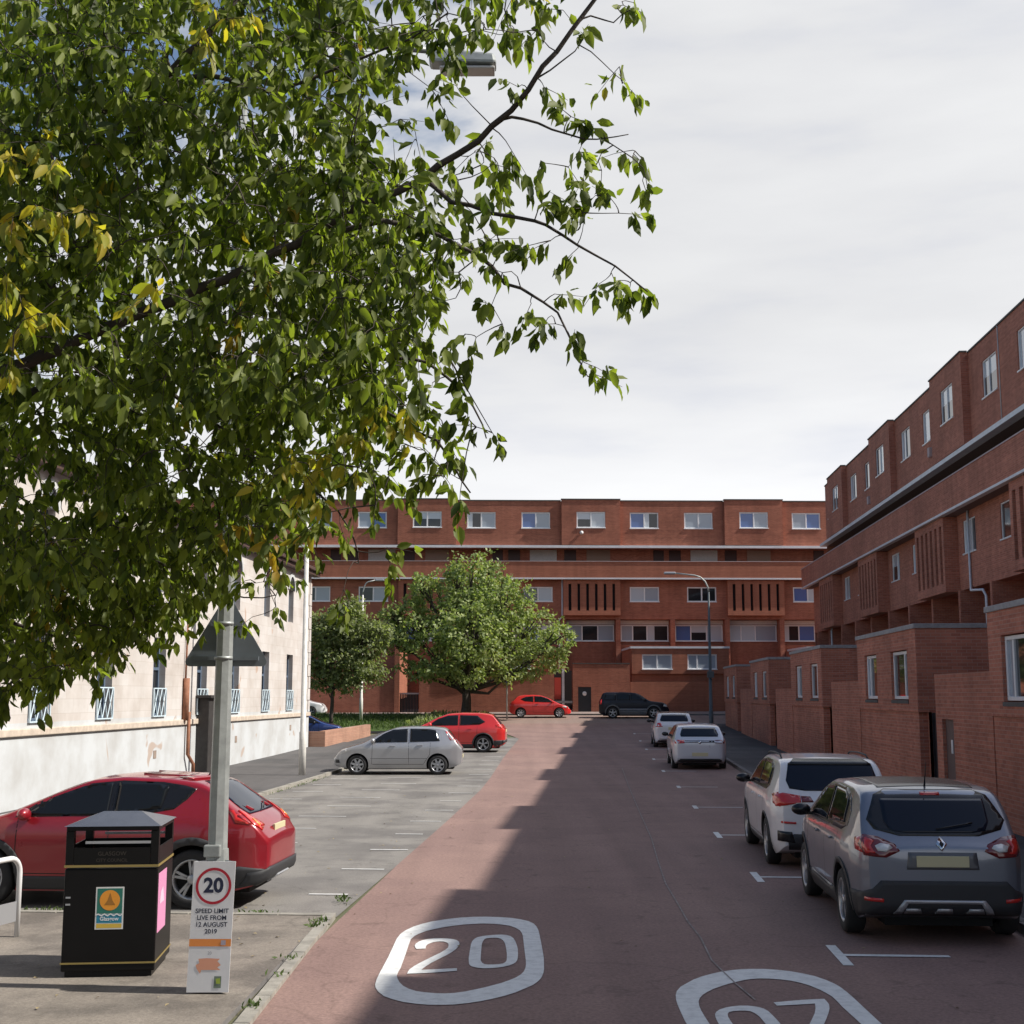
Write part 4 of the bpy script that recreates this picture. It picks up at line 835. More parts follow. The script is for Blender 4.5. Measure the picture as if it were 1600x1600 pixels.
class Car:
    def __init__(s, S, paint):
        s.S = S; Lc, Wd, H = S['L'], S['W'], S['H']; s.L = Lc; s.paint = paint
        s.top = smooth1(S['top'], S.get('ts', .035), 0, Lc); hw = Wd / 2
        s.plan = smooth1(S.get('plan') or [(-.3, .74), (0, .80), (.10, .90), (.3, .965), (.7, 1), (Lc - 1.0, 1), (Lc - .55, .965), (Lc - .22, .86), (Lc - .05, .70), (Lc, .60), (Lc + .3, .5)], .04, 0, Lc)
        s.bot = smooth1([(0, .36), (.12, .27), (.4, .20), (Lc - .5, .19), (Lc - .1, .24), (Lc, .30)], .04, 0, Lc)
        b = S['belt']; g = [(0, .84), (.22, .90), (.30, .955), (.45, .985), (.62, .99), (.80, 1.0), (b - .08, .985), (b, .955), (b + .04, .935), (H - .1, S.get('tumble', .77)), (H + .2, S.get('tumble', .77) - .06)]
        s.g = smooth1(g, .025, 0, H + .2)
        xs = [0]; 
        base = np.concatenate([np.linspace(0, .5, 16), np.linspace(.55, Lc - .6, 44), np.linspace(Lc - .55, Lc, 18)])
        ns, na, nc = 16, 5, 7; rings = []
        for x in base:
            zt = s.top(x); zb = s.bot(x); w = hw * s.plan(x); r = min(.085, (zt - zb) / 3); pts = []
            for k in range(ns): z = zb + (zt - r - zb) * k / (ns - 1); pts.append((w * s.g(z), z))
            y0 = pts[-1][0]; ye = y0 - r * 1.25
            for k in range(1, na + 1): a = pi / 2 * k / na; pts.append((y0 - r * 1.25 * (1 - cos(a)), zt - r + r * sin(a) * .72))
            ze = pts[-1][1]
            for k in range(1, nc): t = 1 - k / (nc - 1); y = ye * t; pts.append((y, ze + (zt - ze) * (1 - t * t)))
            rings.append((x, pts))
        vs = []; fs = []; n = len(rings[0][1])
        def ring(x, pts):
            full = [(x, -y, z) for y, z in pts] + [(x, y, z) for y, z in reversed(pts[:-1])]
            i = len(vs); vs.extend(full); return i, len(full)
        ids = []
        def inset(x, pts, k, dx):
            zc = (pts[0][1] + pts[-1][1]) / 2; return (x + dx, [(y * k, zc + (z - zc) * k) for y, z in pts])
        R0, R1 = rings[0], rings[-1]
        seq = [inset(*R0, .55, -.026), inset(*R0, .82, -.022), inset(*R0, .95, -.012)] + rings + [inset(*R1, .95, .014), inset(*R1, .82, .026), inset(*R1, .55, .034)]
        for x, p in seq: ids.append(ring(x, p))
        m = ids[0][1]
        for (a, _), (b2, _) in zip(ids, ids[1:]):
            for j in range(m): j2 = (j + 1) % m; fs.append((a + j, a + j2, b2 + j2, b2 + j))
        fs.append(tuple(range(ids[0][0], ids[0][0] + m))[::-1]); fs.append(tuple(range(ids[-1][0], ids[-1][0] + m)))
        me = bpy.data.meshes.new('body'); me.from_pydata(vs, [], fs); bm = bmesh.new(); bm.from_mesh(me); bmesh.ops.recalc_face_normals(bm, faces=bm.faces)
        s.bvh = BVHTree.FromBMesh(bm); bm.to_mesh(me); bm.free(); me.materials.append(paint); me.materials.append(M['void'])
        body = bpy.data.objects.new('body', me); C.objects.link(body)
        cut = MB(); R = S['r'] + S.get('gapr', .05)
        for xw in (S['xr'], S['xf']):
            for sg in (-1, 1): cut.lathe([(0, sg * (hw - .34)), (R, sg * (hw - .34)), (R, sg * (hw + .2)), (0, sg * (hw + .2))], (xw, 0, S['r'] + .01), 'y', 40, 1, smooth=True)
        co = cut.build('cut', [paint, M['void']]); md = body.modifiers.new('b', 'BOOLEAN'); md.object = co; md.operation = 'DIFFERENCE'; md.solver = 'EXACT'
        dg = bpy.context.evaluated_depsgraph_get(); dg.update(); nm = bpy.data.meshes.new_from_object(body.evaluated_get(dg)); bpy.data.objects.remove(co); bpy.data.objects.remove(body)
        bm = bmesh.new(); bm.from_mesh(nm)
        for f in bm.faces:
            c = f.calc_center_median(); f.smooth = True
            for xw in (S['xr'], S['xf']):
                rr = hypot(c.x - xw, c.z - S['r'] - .01)
                if rr < R - .004 and abs(c.y) < hw: f.material_index = 1
                if abs(rr - R) < .006 and abs(c.y) < hw - .0 and abs(f.normal.y) < .25: f.material_index = 1
        for e in bm.edges:
            if len(e.link_faces) == 2 and e.calc_face_angle(0) > .6: e.smooth = False
        bm.transform(Matrix.Translation((-Lc / 2, 0, 0))); bm.to_mesh(nm); bm.free(); s.body = nm; nm.name = 'body'
        s.items = []        # (name, mesh, parent index or None, loc)
    def hit(s, ax, sg, a, b):
        if ax == 'y': o, d = Vector((a, sg * 3, b)), Vector((0, -sg, 0))
        elif ax == 'x': o, d = Vector((sg * 8 + s.L / 2, a, b)), Vector((-sg, 0, 0))
        else: o, d = Vector((a, b, 4)), Vector((0, 0, -1))
        h = s.bvh.ray_cast(o, d)
        if h[0] is None: h = s.bvh.find_nearest(Vector((a, sg * s.S['W'] / 2, b)) if ax == 'y' else (Vector((0 if sg < 0 else s.L, a, b)) if ax == 'x' else Vector((a, b, s.S['H']))))
        nrm = h[1]
        if nrm.dot(d) > 0: nrm = -nrm
        return h[0], nrm
    def patch(s, mb, ax, sg, poly, off=.004, m=0, step=.05, depth=.012):
        a0, a1 = min(p[0] for p in poly), max(p[0] for p in poly); b0, b1 = min(p[1] for p in poly), max(p[1] for p in poly)
        dense = []
        for (x, y), (x2, y2) in zip(poly, poly[1:] + poly[:1]):
            n = max(1, int(hypot(x2 - x, y2 - y) / step)); dense += [(x + (x2 - x) * k / n, y + (y2 - y) * k / n) for k in range(n)]
        vs = [Vector(p) for p in dense]; n = len(vs); ed = [(i, (i + 1) % n) for i in range(n)]
        x = a0 + step / 2
        while x < a1:
            y = b0 + step / 2
            while y < b1:
                if inside((x, y), poly) and min((x - q[0]) ** 2 + (y - q[1]) ** 2 for q in dense) > (step * .45) ** 2: vs.append(Vector((x, y)))
                y += step
            x += step
        r = delaunay_2d_cdt(vs, ed, [], 0, 1e-7); pts, fs = r[0], r[2]; keep = [f for f in fs if inside((sum(pts[i].x for i in f) / 3, sum(pts[i].y for i in f) / 3), poly)]
        V = []; Nn = []
        for p in pts: h, nr = s.hit(ax, sg, p.x, p.y); V.append(h + nr * off); Nn.append(nr)
        ec = {}
        for f in keep:
            for i, j in zip(f, f[1:] + f[:1]) if isinstance(f, list) else zip(f, tuple(f[1:]) + (f[0],)): k = (min(i, j), max(i, j)); ec[k] = ec.get(k, 0) + 1
        rim = [k for k, c in ec.items() if c == 1]; k0 = len(V); low = {}
        for i in set(sum(rim, ())): low[i] = len(V); V.append(V[i] - Nn[i] * (off + depth))
        b = len(mb.v); mb.v += [(v.x - s.L / 2, v.y, v.z) for v in V]
        for f in keep: mb.f.append([b + i for i in f]); mb.m.append(m); mb.sm.append(True)
        for i, j in rim: mb.f.append([b + i, b + j, b + low[j], b + low[i]]); mb.m.append(m); mb.sm.append(False)
    def strip(s, mb, ax, sg, pts, w, off=.002, m=0):
        for (x, y), (x2, y2) in zip(pts, pts[1:]):
            d = hypot(x2 - x, y2 - y) or 1; nx, ny = -(y2 - y) / d * w / 2, (x2 - x) / d * w / 2
            n = max(1, int(d / .08))
            for k in range(n):
                q = [(x + (x2 - x) * t, y + (y2 - y) * t) for t in (k / n, (k + 1) / n)]
                P = [s.hit(ax, sg, q[0][0] - nx, q[0][1] - ny), s.hit(ax, sg, q[1][0] - nx, q[1][1] - ny), s.hit(ax, sg, q[1][0] + nx, q[1][1] + ny), s.hit(ax, sg, q[0][0] + nx, q[0][1] + ny)]
                mb.add([tuple(h + nr * off - Vector((s.L / 2, 0, 0))) for h, nr in P], [(0, 1, 2, 3)], m)
    def item(s, name, mb, mats, parent=None, fix=True, bevel=0.0, loc=None):
        s.items.append((name, mb.mesh(name, mats, bevel=bevel, fix=fix), parent, loc)); return len(s.items) - 1
    def place(s, name, label, cat, x, y, z, rz, group=None, pitch=0.0):
        t = thing(name, label, cat, (x, y, z), rz, group); t.rotation_euler = (0, -pitch, rz); obs = []
        body = link('body', s.body, t)
        for nm, me, par, loc in s.items:
            o = link(nm, me, t if par is None else (body if par == 'body' else obs[par]))
            if loc: o.location = loc
            obs.append(o)
        return t
def arc(cx, cz, r, a0, a1, n=10): return [(cx + r * cos(radians(a0 + (a1 - a0) * k / n)), cz + r * sin(radians(a0 + (a1 - a0) * k / n))) for k in range(n + 1)]
def ellipsoid(mb, c, r, m=0, n=14, k=8):
    vs = []; fs = []
    for i in range(k + 1):
        for j in range(n): a, b = pi * i / k, 2 * pi * j / n; vs.append((c[0] + r[0] * sin(a) * cos(b), c[1] + r[1] * sin(a) * sin(b), c[2] + r[2] * cos(a)))
    for i in range(k):
        for j in range(n): fs.append((i * n + j, i * n + (j + 1) % n, (i + 1) * n + (j + 1) % n, (i + 1) * n + j))
    mb.add(vs, fs, m, True)
def make_car(S, paint):
    c = Car(S, paint); Lc, W2 = S['L'], S['W'] / 2; R = S['r']; H = S['H']; rb = S['xr']; rf = S['xf']; far = S.get('far', False)
    # wheels
    tw = .205
    for xw in (rb, rf):
        for sg in (-1, 1):
            ti = MB(); yc = sg * (W2 - .015 - tw / 2)
            ti.lathe([(R * .66, -tw / 2 + .01), (R * .72, -tw / 2), (R * .93, -tw / 2 + .004), (R * .99, -tw / 2 + .03), (R, 0), (R * .99, tw / 2 - .03), (R * .93, tw / 2 - .004), (R * .72, tw / 2), (R * .66, tw / 2 - .01), (R * .66, -tw / 2 + .01)], ax='y', n=32)
            i = c.item('wheel', ti, M['tyre'], loc=(xw - Lc / 2, yc, R))
            ri = MB(); o = sg * (tw / 2 - .012)
            ri.lathe([(R * .70, o), (R * .67, o + sg * .006), (R * .62, o), (R * .60, o - sg * .05), (R * .60, -o)], ax='y', n=32)
            ri.lathe([(R * .60, o - sg * .075), (0, o - sg * .07)], ax='y', n=24, m=1); ri.lathe([(R * .17, o - sg * .03), (R * .16, o - sg * .004), (R * .11, o + sg * .002), (0, o + sg * .002)], ax='y', n=16)
            ns = S.get('spokes', 5)
            for k in range(ns):
                for dv in ((-.13, .13) if S.get('twin', True) else (0,)):
                    a = 2 * pi * k / ns + .3 + dv * .5; a2 = 2 * pi * k / ns + .3 + dv * 1.1; wv = .018 if S.get('twin', True) else .036
                    p0 = Vector((cos(a) * R * .14, 0, sin(a) * R * .14)); p1 = Vector((cos(a2) * R * .63, 0, sin(a2) * R * .63)); d = (p1 - p0).normalized(); nn = Vector((-d.z, 0, d.x)) * wv
                    yo = Vector((0, o - sg * .006, 0)); yi = Vector((0, o - sg * .035, 0)); q0, q1 = p0 - nn, p0 + nn; q2, q3 = p1 + nn * .8, p1 - nn * .8
                    ri.add([q0 + yo, q1 + yo, q2 + yo, q3 + yo, q0 * 1 + yi, q1 + yi, q2 + yi, q3 + yi], [(0, 1, 2, 3), (0, 1, 5, 4), (1, 2, 6, 5), (2, 3, 7, 6), (3, 0, 4, 7)])
            c.item('rim', ri, [S.get('rim', M['alloy']), M['void']], i)
    # underbody block so that no light shows through below
    ub = MB(); ub.box(.25 - Lc / 2, Lc - .3 - Lc / 2, -W2 + .36, W2 - .36, .16, .5); c.item('underbody', ub, M['void'])
    for sg in (-1, 1):
        for nm, poly in S['side']:
            mb = MB(); mt = {'side_window': M['cglass'], 'window_surround': M['blk'], 'sill_cladding': M['clad'], 'arch_cladding': M['clad'], 'headlight': M['lens_w'], 'tail_light': M['lens_r'], 'side_trim': M['satin'], 'bumper_cladding': M['clad'], 'side_cladding': S.get('sidemat', M['clad'])}[nm]
            c.patch(mb, 'y', sg, poly, .002 if nm == 'window_surround' else .012 if nm in ('arch_cladding', 'side_window') else .007, step=.09 if far else .05); c.item(nm, mb, mt)
        mb = MB()
        for ln in S.get('gaps', []): c.strip(mb, 'y', sg, ln, .010)
        if mb.f: c.item('door_gaps', mb, M['gap'], 'body', fix=False)
        for hx, hz in S.get('handles', []):
            mb = MB(); h, nr = c.hit('y', sg, hx, hz); mb.box(h.x - Lc / 2 - .09, h.x - Lc / 2 + .09, min(h.y, h.y + sg * .035), max(h.y, h.y + sg * .035), h.z - .012, h.z + .014); c.item('door_handle', mb, S.get('handlemat', paint), 'body', bevel=.008)
        if 'mirror' in S:
            mxx, mz = S['mirror']; h, nr = c.hit('y', sg, mxx, mz); mb = MB(); ellipsoid(mb, (mxx - Lc / 2, h.y + sg * .13, mz + .045), (.075, .12, .075)); mb.box(mxx - Lc / 2 - .03, mxx - Lc / 2 + .03, min(h.y - sg * .02, h.y + sg * .08), max(h.y - sg * .02, h.y + sg * .08), mz - .02, mz + .02)
            c.item('wing_mirror', mb, S.get('mirrormat', paint))
        if S.get('rails'):
            mb = MB(); pts = []
            for k in range(11):
                x = S['rails'][0] + (S['rails'][1] - S['rails'][0]) * k / 10; yy = W2 * S.get('railw', .70); h, nr = c.hit('z', 1, x, sg * yy); pts.append((h.x - Lc / 2, h.y, h.z + (.045 if 0 < k < 10 else .0)))
            mb.tube(pts, .014, 6); c.item('roof_rail', mb, S.get('railmat', M['satin']))
    for nm, ax, sgx, poly, mat, off in S['ends']:
        mb = MB(); c.patch(mb, ax, sgx, poly, off, step=.09 if far else .045); c.item(nm, mb, mat)
    for sg_, z, mt in ((-1, S.get('platez', .8), M['plate_y']), (1, S.get('fplatez', .42), M['plate_w'])):
        h, nr = c.hit('x', sg_, 0, z); px = h.x - Lc / 2 + sg_ * .012; mb = MB(); mb.box(min(px, px - sg_ * .03), max(px, px - sg_ * .03), -.26, .26, z - .055, z + .055); c.item('number_plate', mb, mt, bevel=.004)
    if S.get('wiper'):
        z0 = S['wiper']; mb = MB(); pts = []
        for k in range(6): h, nr = c.hit('x', -1, .0 - .075 * k + .02, z0 + .012 * k); pts.append(tuple(h + nr * .03 - Vector((Lc / 2, 0, 0))))
        mb.tube(pts, .009, 5); c.item('rear_wiper', mb, M['blk'])
    if S.get('aerial'):
        x = S['aerial']; h, nr = c.hit('z', 1, x, 0); mb = MB(); mb.tube([(x - Lc / 2, 0, h.z), (x - Lc / 2 - .04, 0, h.z + .10), (x - Lc / 2 - .12, 0, h.z + .26)], [.012, .006, .004], 5); c.item('aerial', mb, M['blk'])
    return c
def hatch_lines(x_b, x_f, x_r, zb, zs, zt):   # front door, rear door and their gaps
    return [[(x_f, zt), (x_f + .02, zs)], [(x_b, zt + .3), (x_b, zs)], [(x_r, zt), (x_r + .02, .62), (x_r + .22, zs)], [(x_f, zs), (x_r + .22, zs)]]
def archclad(S, w=.055): 
    R = S['r'] + .05; o = []
    for xw in (S['xr'], S['xf']): o.append(('arch_cladding', arc(xw, S['r'] + .01, R - .004, -8, 188, 18) + arc(xw, S['r'] + .01, R + w, 188, -8, 18)))
    return o
def mir(poly): return [(-a, b) for a, b in poly]
# ---- grey crossover (nearest right) ------------------------------------------------
S = dict(L=4.12, W=1.80, H=1.57, belt=1.03, r=.335, xr=.76, xf=3.36, tumble=.79, ts=.04,
  top=[(0, .97), (.05, 1.02), (.13, 1.12), (.36, 1.42), (.46, 1.51), (.75, 1.555), (1.5, 1.57), (2.1, 1.55), (2.5, 1.45), (3.15, 1.10), (3.35, 1.04), (3.85, .93), (4.02, .80), (4.12, .62)], spokes=5, mirror=(2.86, 1.06), mirrormat=M['blk'], handles=[(1.35, .93), (2.25, .92)], aerial=.62, wiper=1.12, platez=.83)
S['side'] = [('window_surround', [(.62, 1.12), (.86, 1.06), (2.98, 1.04), (2.62, 1.30), (2.28, 1.45), (1.7, 1.50), (1.1, 1.485), (.78, 1.41), (.62, 1.27)]),
  ('side_window', [(.80, 1.14), (1.70, 1.085), (1.70, 1.46), (1.12, 1.45), (.86, 1.37)]), ('side_window', [(1.78, 1.085), (2.85, 1.07), (2.56, 1.29), (2.25, 1.42), (1.78, 1.46)]),
  ('sill_cladding', [(1.12, .21), (3.0, .21), (3.0, .36), (2.6, .40), (1.6, .37), (1.12, .42)]), ('side_trim', [(1.4, .385), (2.7, .405), (2.7, .425), (1.4, .405)]), ('bumper_cladding', [(.02, .30), (.34, .24), (.34, .52), (.02, .52)])] + archclad(S)
S['gaps'] = hatch_lines(1.74, 2.9, .98, 1.0, .42, 1.03)
S['ends'] = [('rear_window_surround', 'x', -1, [(-.64, 1.13), (-.70, 1.22), (-.58, 1.46), (-.45, 1.51), (.45, 1.51), (.58, 1.46), (.70, 1.22), (.64, 1.13), (.4, 1.07), (-.4, 1.07)], M['blk'], .004),
  ('rear_window', 'x', -1, [(-.48, 1.12), (-.53, 1.20), (-.53, 1.42), (.53, 1.42), (.53, 1.20), (.48, 1.12), (.35, 1.10), (-.35, 1.10)], M['cglass_b'], .008),
  ('brake_light', 'x', -1, [(-.1, 1.455), (.1, 1.455), (.1, 1.485), (-.1, 1.485)], M['lens_r'], .008),
  ('rear_bumper', 'x', -1, [(-.80, .30), (.80, .30), (.82, .50), (.70, .56), (.62, .64), (-.62, .64), (-.70, .56), (-.82, .50)], M['clad'], .018),
  ('skid_trim', 'x', -1, [(-.50, .33), (-.42, .33), (-.36, .42), (.36, .42), (.42, .33), (.50, .33), (.40, .455), (-.40, .455)], M['satin'], .03),
  ('skid_trim', 'x', -1, [(-.40, .34), (-.22, .34), (-.24, .375), (-.38, .375)], M['satin'], .03), ('skid_trim', 'x', -1, [(-.09, .34), (.09, .34), (.07, .375), (-.07, .375)], M['satin'], .03), ('skid_trim', 'x', -1, [(.40, .34), (.22, .34), (.24, .375), (.38, .375)], M['satin'], .03),
  ('badge', 'x', -1, [(-.055, .99), (0, .93), (.055, .99), (0, 1.06)], M['chrome'], .014), ('badge_centre', 'x', -1, [(-.022, .99), (0, .965), (.022, .99), (0, 1.02)], M['gap'], .018),
  ('plate_recess', 'x', -1, [(-.36, .75), (.36, .75), (.34, .92), (-.34, .92)], simple('dark_grey_paint', (.12, .125, .135), .35, metal=.3), .003),
  ('windscreen', 'x', 1, [(-.66, 1.10), (.66, 1.10), (.54, 1.47), (-.54, 1.47)], M['cglass'], .005), ('grille', 'x', 1, [(-.5, .62), (.5, .62), (.5, .72), (-.5, .72)], M['blk'], .006), ('front_bumper', 'x', 1, [(-.6, .28), (.6, .28), (.66, .50), (-.66, .50)], M['clad'], .01),
  ('roof_panel', 'z', 1, [(.62, -.50), (2.4, -.50), (2.4, .50), (.62, .50)], M['blk'], .003)]
for sg in (-1, 1):
    f = (lambda P: P) if sg == 1 else mir
    S['ends'] += [('tail_light', 'x', -1, f([(.42, .93), (.56, .865), (.76, .88), (.80, .98), (.76, 1.08), (.62, 1.06), (.46, .99)]), M['lens_d'], .010),
      ('tail_lens', 'x', -1, f([(.66, .91), (.74, .90), (.775, .98), (.74, 1.05), (.66, 1.02), (.70, .97)]), M['lens_r'], .016), ('tail_lens_clear', 'x', -1, f([(.49, .955), (.56, .92), (.64, .93), (.66, .97), (.60, .995), (.52, .98)]), M['lens_w'], .016),
      ('reflector', 'x', -1, f([(.60, .43), (.76, .44), (.76, .475), (.60, .465)]), M['lens_r'], .026), ('headlight', 'x', 1, f([(.42, .70), (.72, .74), (.70, .86), (.46, .78)]), M['lens_w'], .006)]
    S['side'] = S['side']
S['side'] += [('tail_light', [(.04, .90), (.20, .93), (.26, 1.04), (.12, 1.06), (.05, 1.0)])]
p_grey = carpaint('grey_metallic_paint', (.20, .22, .265), .6, .28)
car = make_car(S, p_grey)
P = W(3.42, 15.95); car.place('parked_car', 'grey crossover with black roof and black rear bumper, nearest car on the right', 'car', P.x, P.y, .004, pi / 2 - AZ, 'cars parked along the right kerb')
# ---- white crossover ---------------------------------------------------------------
S = dict(L=4.44, W=1.82, H=1.60, belt=1.06, r=.345, xr=.86, xf=3.53, tumble=.78, ts=.04,
  top=[(0, .99), (.05, 1.04), (.12, 1.14), (.30, 1.42), (.36, 1.52), (.55, 1.575), (1.5, 1.60), (2.2, 1.58), (2.65, 1.46), (3.25, 1.14), (3.5, 1.08), (4.15, .97), (4.34, .82), (4.44, .62)], spokes=5, mirror=(2.98, 1.09), mirrormat=M['blk'], handles=[(1.45, .95), (2.4, .94)], wiper=None, platez=.86, rails=(.75, 2.45), railmat=M['clad'])
S['side'] = [('window_surround', [(.70, 1.16), (.95, 1.09), (3.12, 1.08), (2.72, 1.34), (2.35, 1.48), (1.7, 1.525), (1.1, 1.51), (.82, 1.44), (.70, 1.30)]),
  ('side_window', [(.88, 1.17), (1.85, 1.12), (1.85, 1.49), (1.14, 1.475), (.92, 1.40)]), ('side_window', [(1.93, 1.12), (2.98, 1.11), (2.66, 1.32), (2.32, 1.45), (1.93, 1.49)]),
  ('sill_cladding', [(1.22, .21), (3.15, .21), (3.15, .31), (1.22, .31)]), ('tail_light', [(.05, .90), (.24, .94), (.30, 1.08), (.14, 1.10), (.05, 1.06)])] + archclad(S, .03)
S['gaps'] = hatch_lines(1.89, 3.05, 1.08, 1.0, .36, 1.06)
S['ends'] = [('rear_window', 'x', -1, [(-.62, 1.15), (-.66, 1.26), (-.60, 1.50), (-.5, 1.535), (.5, 1.535), (.60, 1.50), (.66, 1.26), (.62, 1.15), (.4, 1.12), (-.4, 1.12)], M['cglass_b'], .006),
  ('rear_spoiler', 'x', -1, [(-.60, 1.475), (.60, 1.475), (.5, 1.55), (-.5, 1.55)], M['blk'], .02),
  ('rear_bumper', 'x', -1, [(-.66, .30), (.66, .30), (.68, .42), (.60, .52), (-.60, .52), (-.68, .42)], M['clad'], .014), ('plate_recess', 'x', -1, [(-.34, .78), (.34, .78), (.32, .94), (-.32, .94)], simple('pale_grey_recess', (.45, .45, .46), .4), .003),
  ('badge', 'x', -1, [(.05 * cos(k * pi / 6), 1.02 + .05 * sin(k * pi / 6)) for k in range(12)], M['plate_w'], .012), ('windscreen', 'x', 1, [(-.68, 1.14), (.68, 1.14), (.55, 1.50), (-.55, 1.50)], M['cglass'], .005), ('grille', 'x', 1, [(-.32, .62), (.32, .62), (.32, .84), (-.32, .84)], M['blk'], .006)]
for sg in (-1, 1):
    f = (lambda P: P) if sg == 1 else mir
    S['ends'] += [('tail_light', 'x', -1, f([(.48, .96), (.82, .90), (.84, 1.06), (.72, 1.09), (.48, 1.05)]), M['lens_r'], .012), ('tail_light_inner', 'x', -1, f([(.30, .97), (.47, .965), (.47, 1.045), (.34, 1.04)]), M['lens_d'], .012), ('reflector', 'x', -1, f([(.56, .66), (.76, .67), (.76, .70), (.56, .69)]), M['lens_r'], .010),
      ('corner_vent', 'x', -1, f([(.58, .40), (.80, .42), (.80, .56), (.62, .55)]), M['blk'], .016), ('headlight', 'x', 1, f([(.42, .76), (.76, .78), (.74, .90), (.46, .88)]), M['lens_w'], .006)]
p_white = carpaint('white_paint', (.76, .76, .77), .0, .28)
car = make_car(S, p_white)
P = W(3.33, 21.75); car.place('parked_car', 'white crossover with red tail lights parked in front of the grey crossover', 'car', P.x, P.y, .004, pi / 2 - AZ, 'cars parked along the right kerb')
# ---- white hatchback ----------------------------------------------------------------
S = dict(L=4.37, W=1.81, H=1.48, belt=1.0, r=.32, xr=.80, xf=3.46, tumble=.76, ts=.05,
  top=[(0, .93), (.04, .98), (.12, 1.05), (.50, 1.34), (.62, 1.42), (1.0, 1.46), (1.7, 1.48), (2.3, 1.44), (2.7, 1.32), (3.3, 1.02), (3.5, .97), (4.1, .84), (4.28, .70), (4.37, .55)], spokes=5, mirror=(2.95, 1.02), mirrormat=M['blk'], wiper=None, platez=.52, rails=None, far=True)
S['side'] = [('side_window', [(.72, 1.10), (1.0, 1.02), (3.1, 1.01), (2.72, 1.24), (2.3, 1.37), (1.6, 1.40), (1.0, 1.36)]), ('sill_cladding', [(1.15, .2), (3.1, .2), (3.1, .27), (1.15, .27)])]
S['gaps'] = hatch_lines(1.82, 3.0, 1.02, 1.0, .34, 1.0)
S['ends'] = [('rear_window', 'x', -1, [(-.60, 1.08), (-.62, 1.15), (-.54, 1.36), (.54, 1.36), (.62, 1.15), (.60, 1.08)], M['cglass_b'], .006), ('tailgate_trim', 'x', -1, [(-.48, .90), (.48, .90), (.48, .96), (-.48, .96)], M['blk'], .008),
  ('rear_bumper', 'x', -1, [(-.70, .28), (.70, .28), (.72, .38), (-.72, .38)], M['clad'], .014), ('badge', 'x', -1, [(.045 * cos(k * pi / 6), .90 + .045 * sin(k * pi / 6)) for k in range(12)], M['chrome'], .014), ('windscreen', 'x', 1, [(-.66, 1.02), (.66, 1.02), (.52, 1.38), (-.52, 1.38)], M['cglass'], .005)]
for sg in (-1, 1):
    f = (lambda P: P) if sg == 1 else mir
    S['ends'] += [('tail_light', 'x', -1, f([(.48, .88), (.80, .86), (.82, .98), (.50, .97)]), M['lens_r'] if sg > 0 else M['lens_d'], .012), ('headlight', 'x', 1, f([(.42, .66), (.74, .68), (.72, .80), (.46, .76)]), M['lens_w'], .006)]
p_sw = carpaint('silver_white_paint', (.60, .62, .67), .15, .28)
car = make_car(S, p_sw)
P = W(3.18, 45.9); car.place('parked_car', 'white hatchback with black tailgate strip, third car along the right kerb', 'car', P.x, P.y, zg(45.9) - .02, pi / 2 - AZ, 'cars parked along the right kerb', .01)
# ---- farthest white car on the right --------------------------------------------------
S2 = dict(S); S2.update(L=4.25, W=1.78, H=1.52, xf=3.38, tumble=.78, platez=.84, top=[(0, .98), (.05, 1.03), (.12, 1.12), (.36, 1.40), (.48, 1.47), (1.0, 1.51), (1.7, 1.52), (2.2, 1.48), (2.6, 1.36), (3.2, 1.06), (3.4, 1.0), (4.0, .88), (4.16, .72), (4.25, .55)], rails=(.7, 2.3), railmat=M['blk'])
S2['ends'] = [('rear_window', 'x', -1, [(-.58, 1.13), (-.60, 1.2), (-.52, 1.42), (.52, 1.42), (.60, 1.2), (.58, 1.13)], M['cglass_b'], .006), ('rear_bumper', 'x', -1, [(-.70, .28), (.70, .28), (.72, .40), (-.72, .40)], M['clad'], .014), ('roof_panel', 'z', 1, [(.6, -.58), (2.3, -.58), (2.3, .58), (.6, .58)], M['blk'], .003), ('windscreen', 'x', 1, [(-.66, 1.08), (.66, 1.08), (.52, 1.42), (-.52, 1.42)], M['cglass'], .005)]
for sg in (-1, 1):
    f = (lambda P: P) if sg == 1 else mir
    S2['ends'] += [('tail_light', 'x', -1, f([(.50, .92), (.80, .90), (.82, 1.06), (.58, 1.08)]), M['lens_r'], .012), ('headlight', 'x', 1, f([(.42, .66), (.74, .68), (.72, .80), (.46, .76)]), M['lens_w'], .006)]
car = make_car(S2, p_white)
P = W(3.10, 59.4); car.place('parked_car', 'white car with a dark roof, farthest in the row along the right kerb', 'car', P.x, P.y, zg(59.4) - .02, pi / 2 - AZ, 'cars parked along the right kerb', .015)
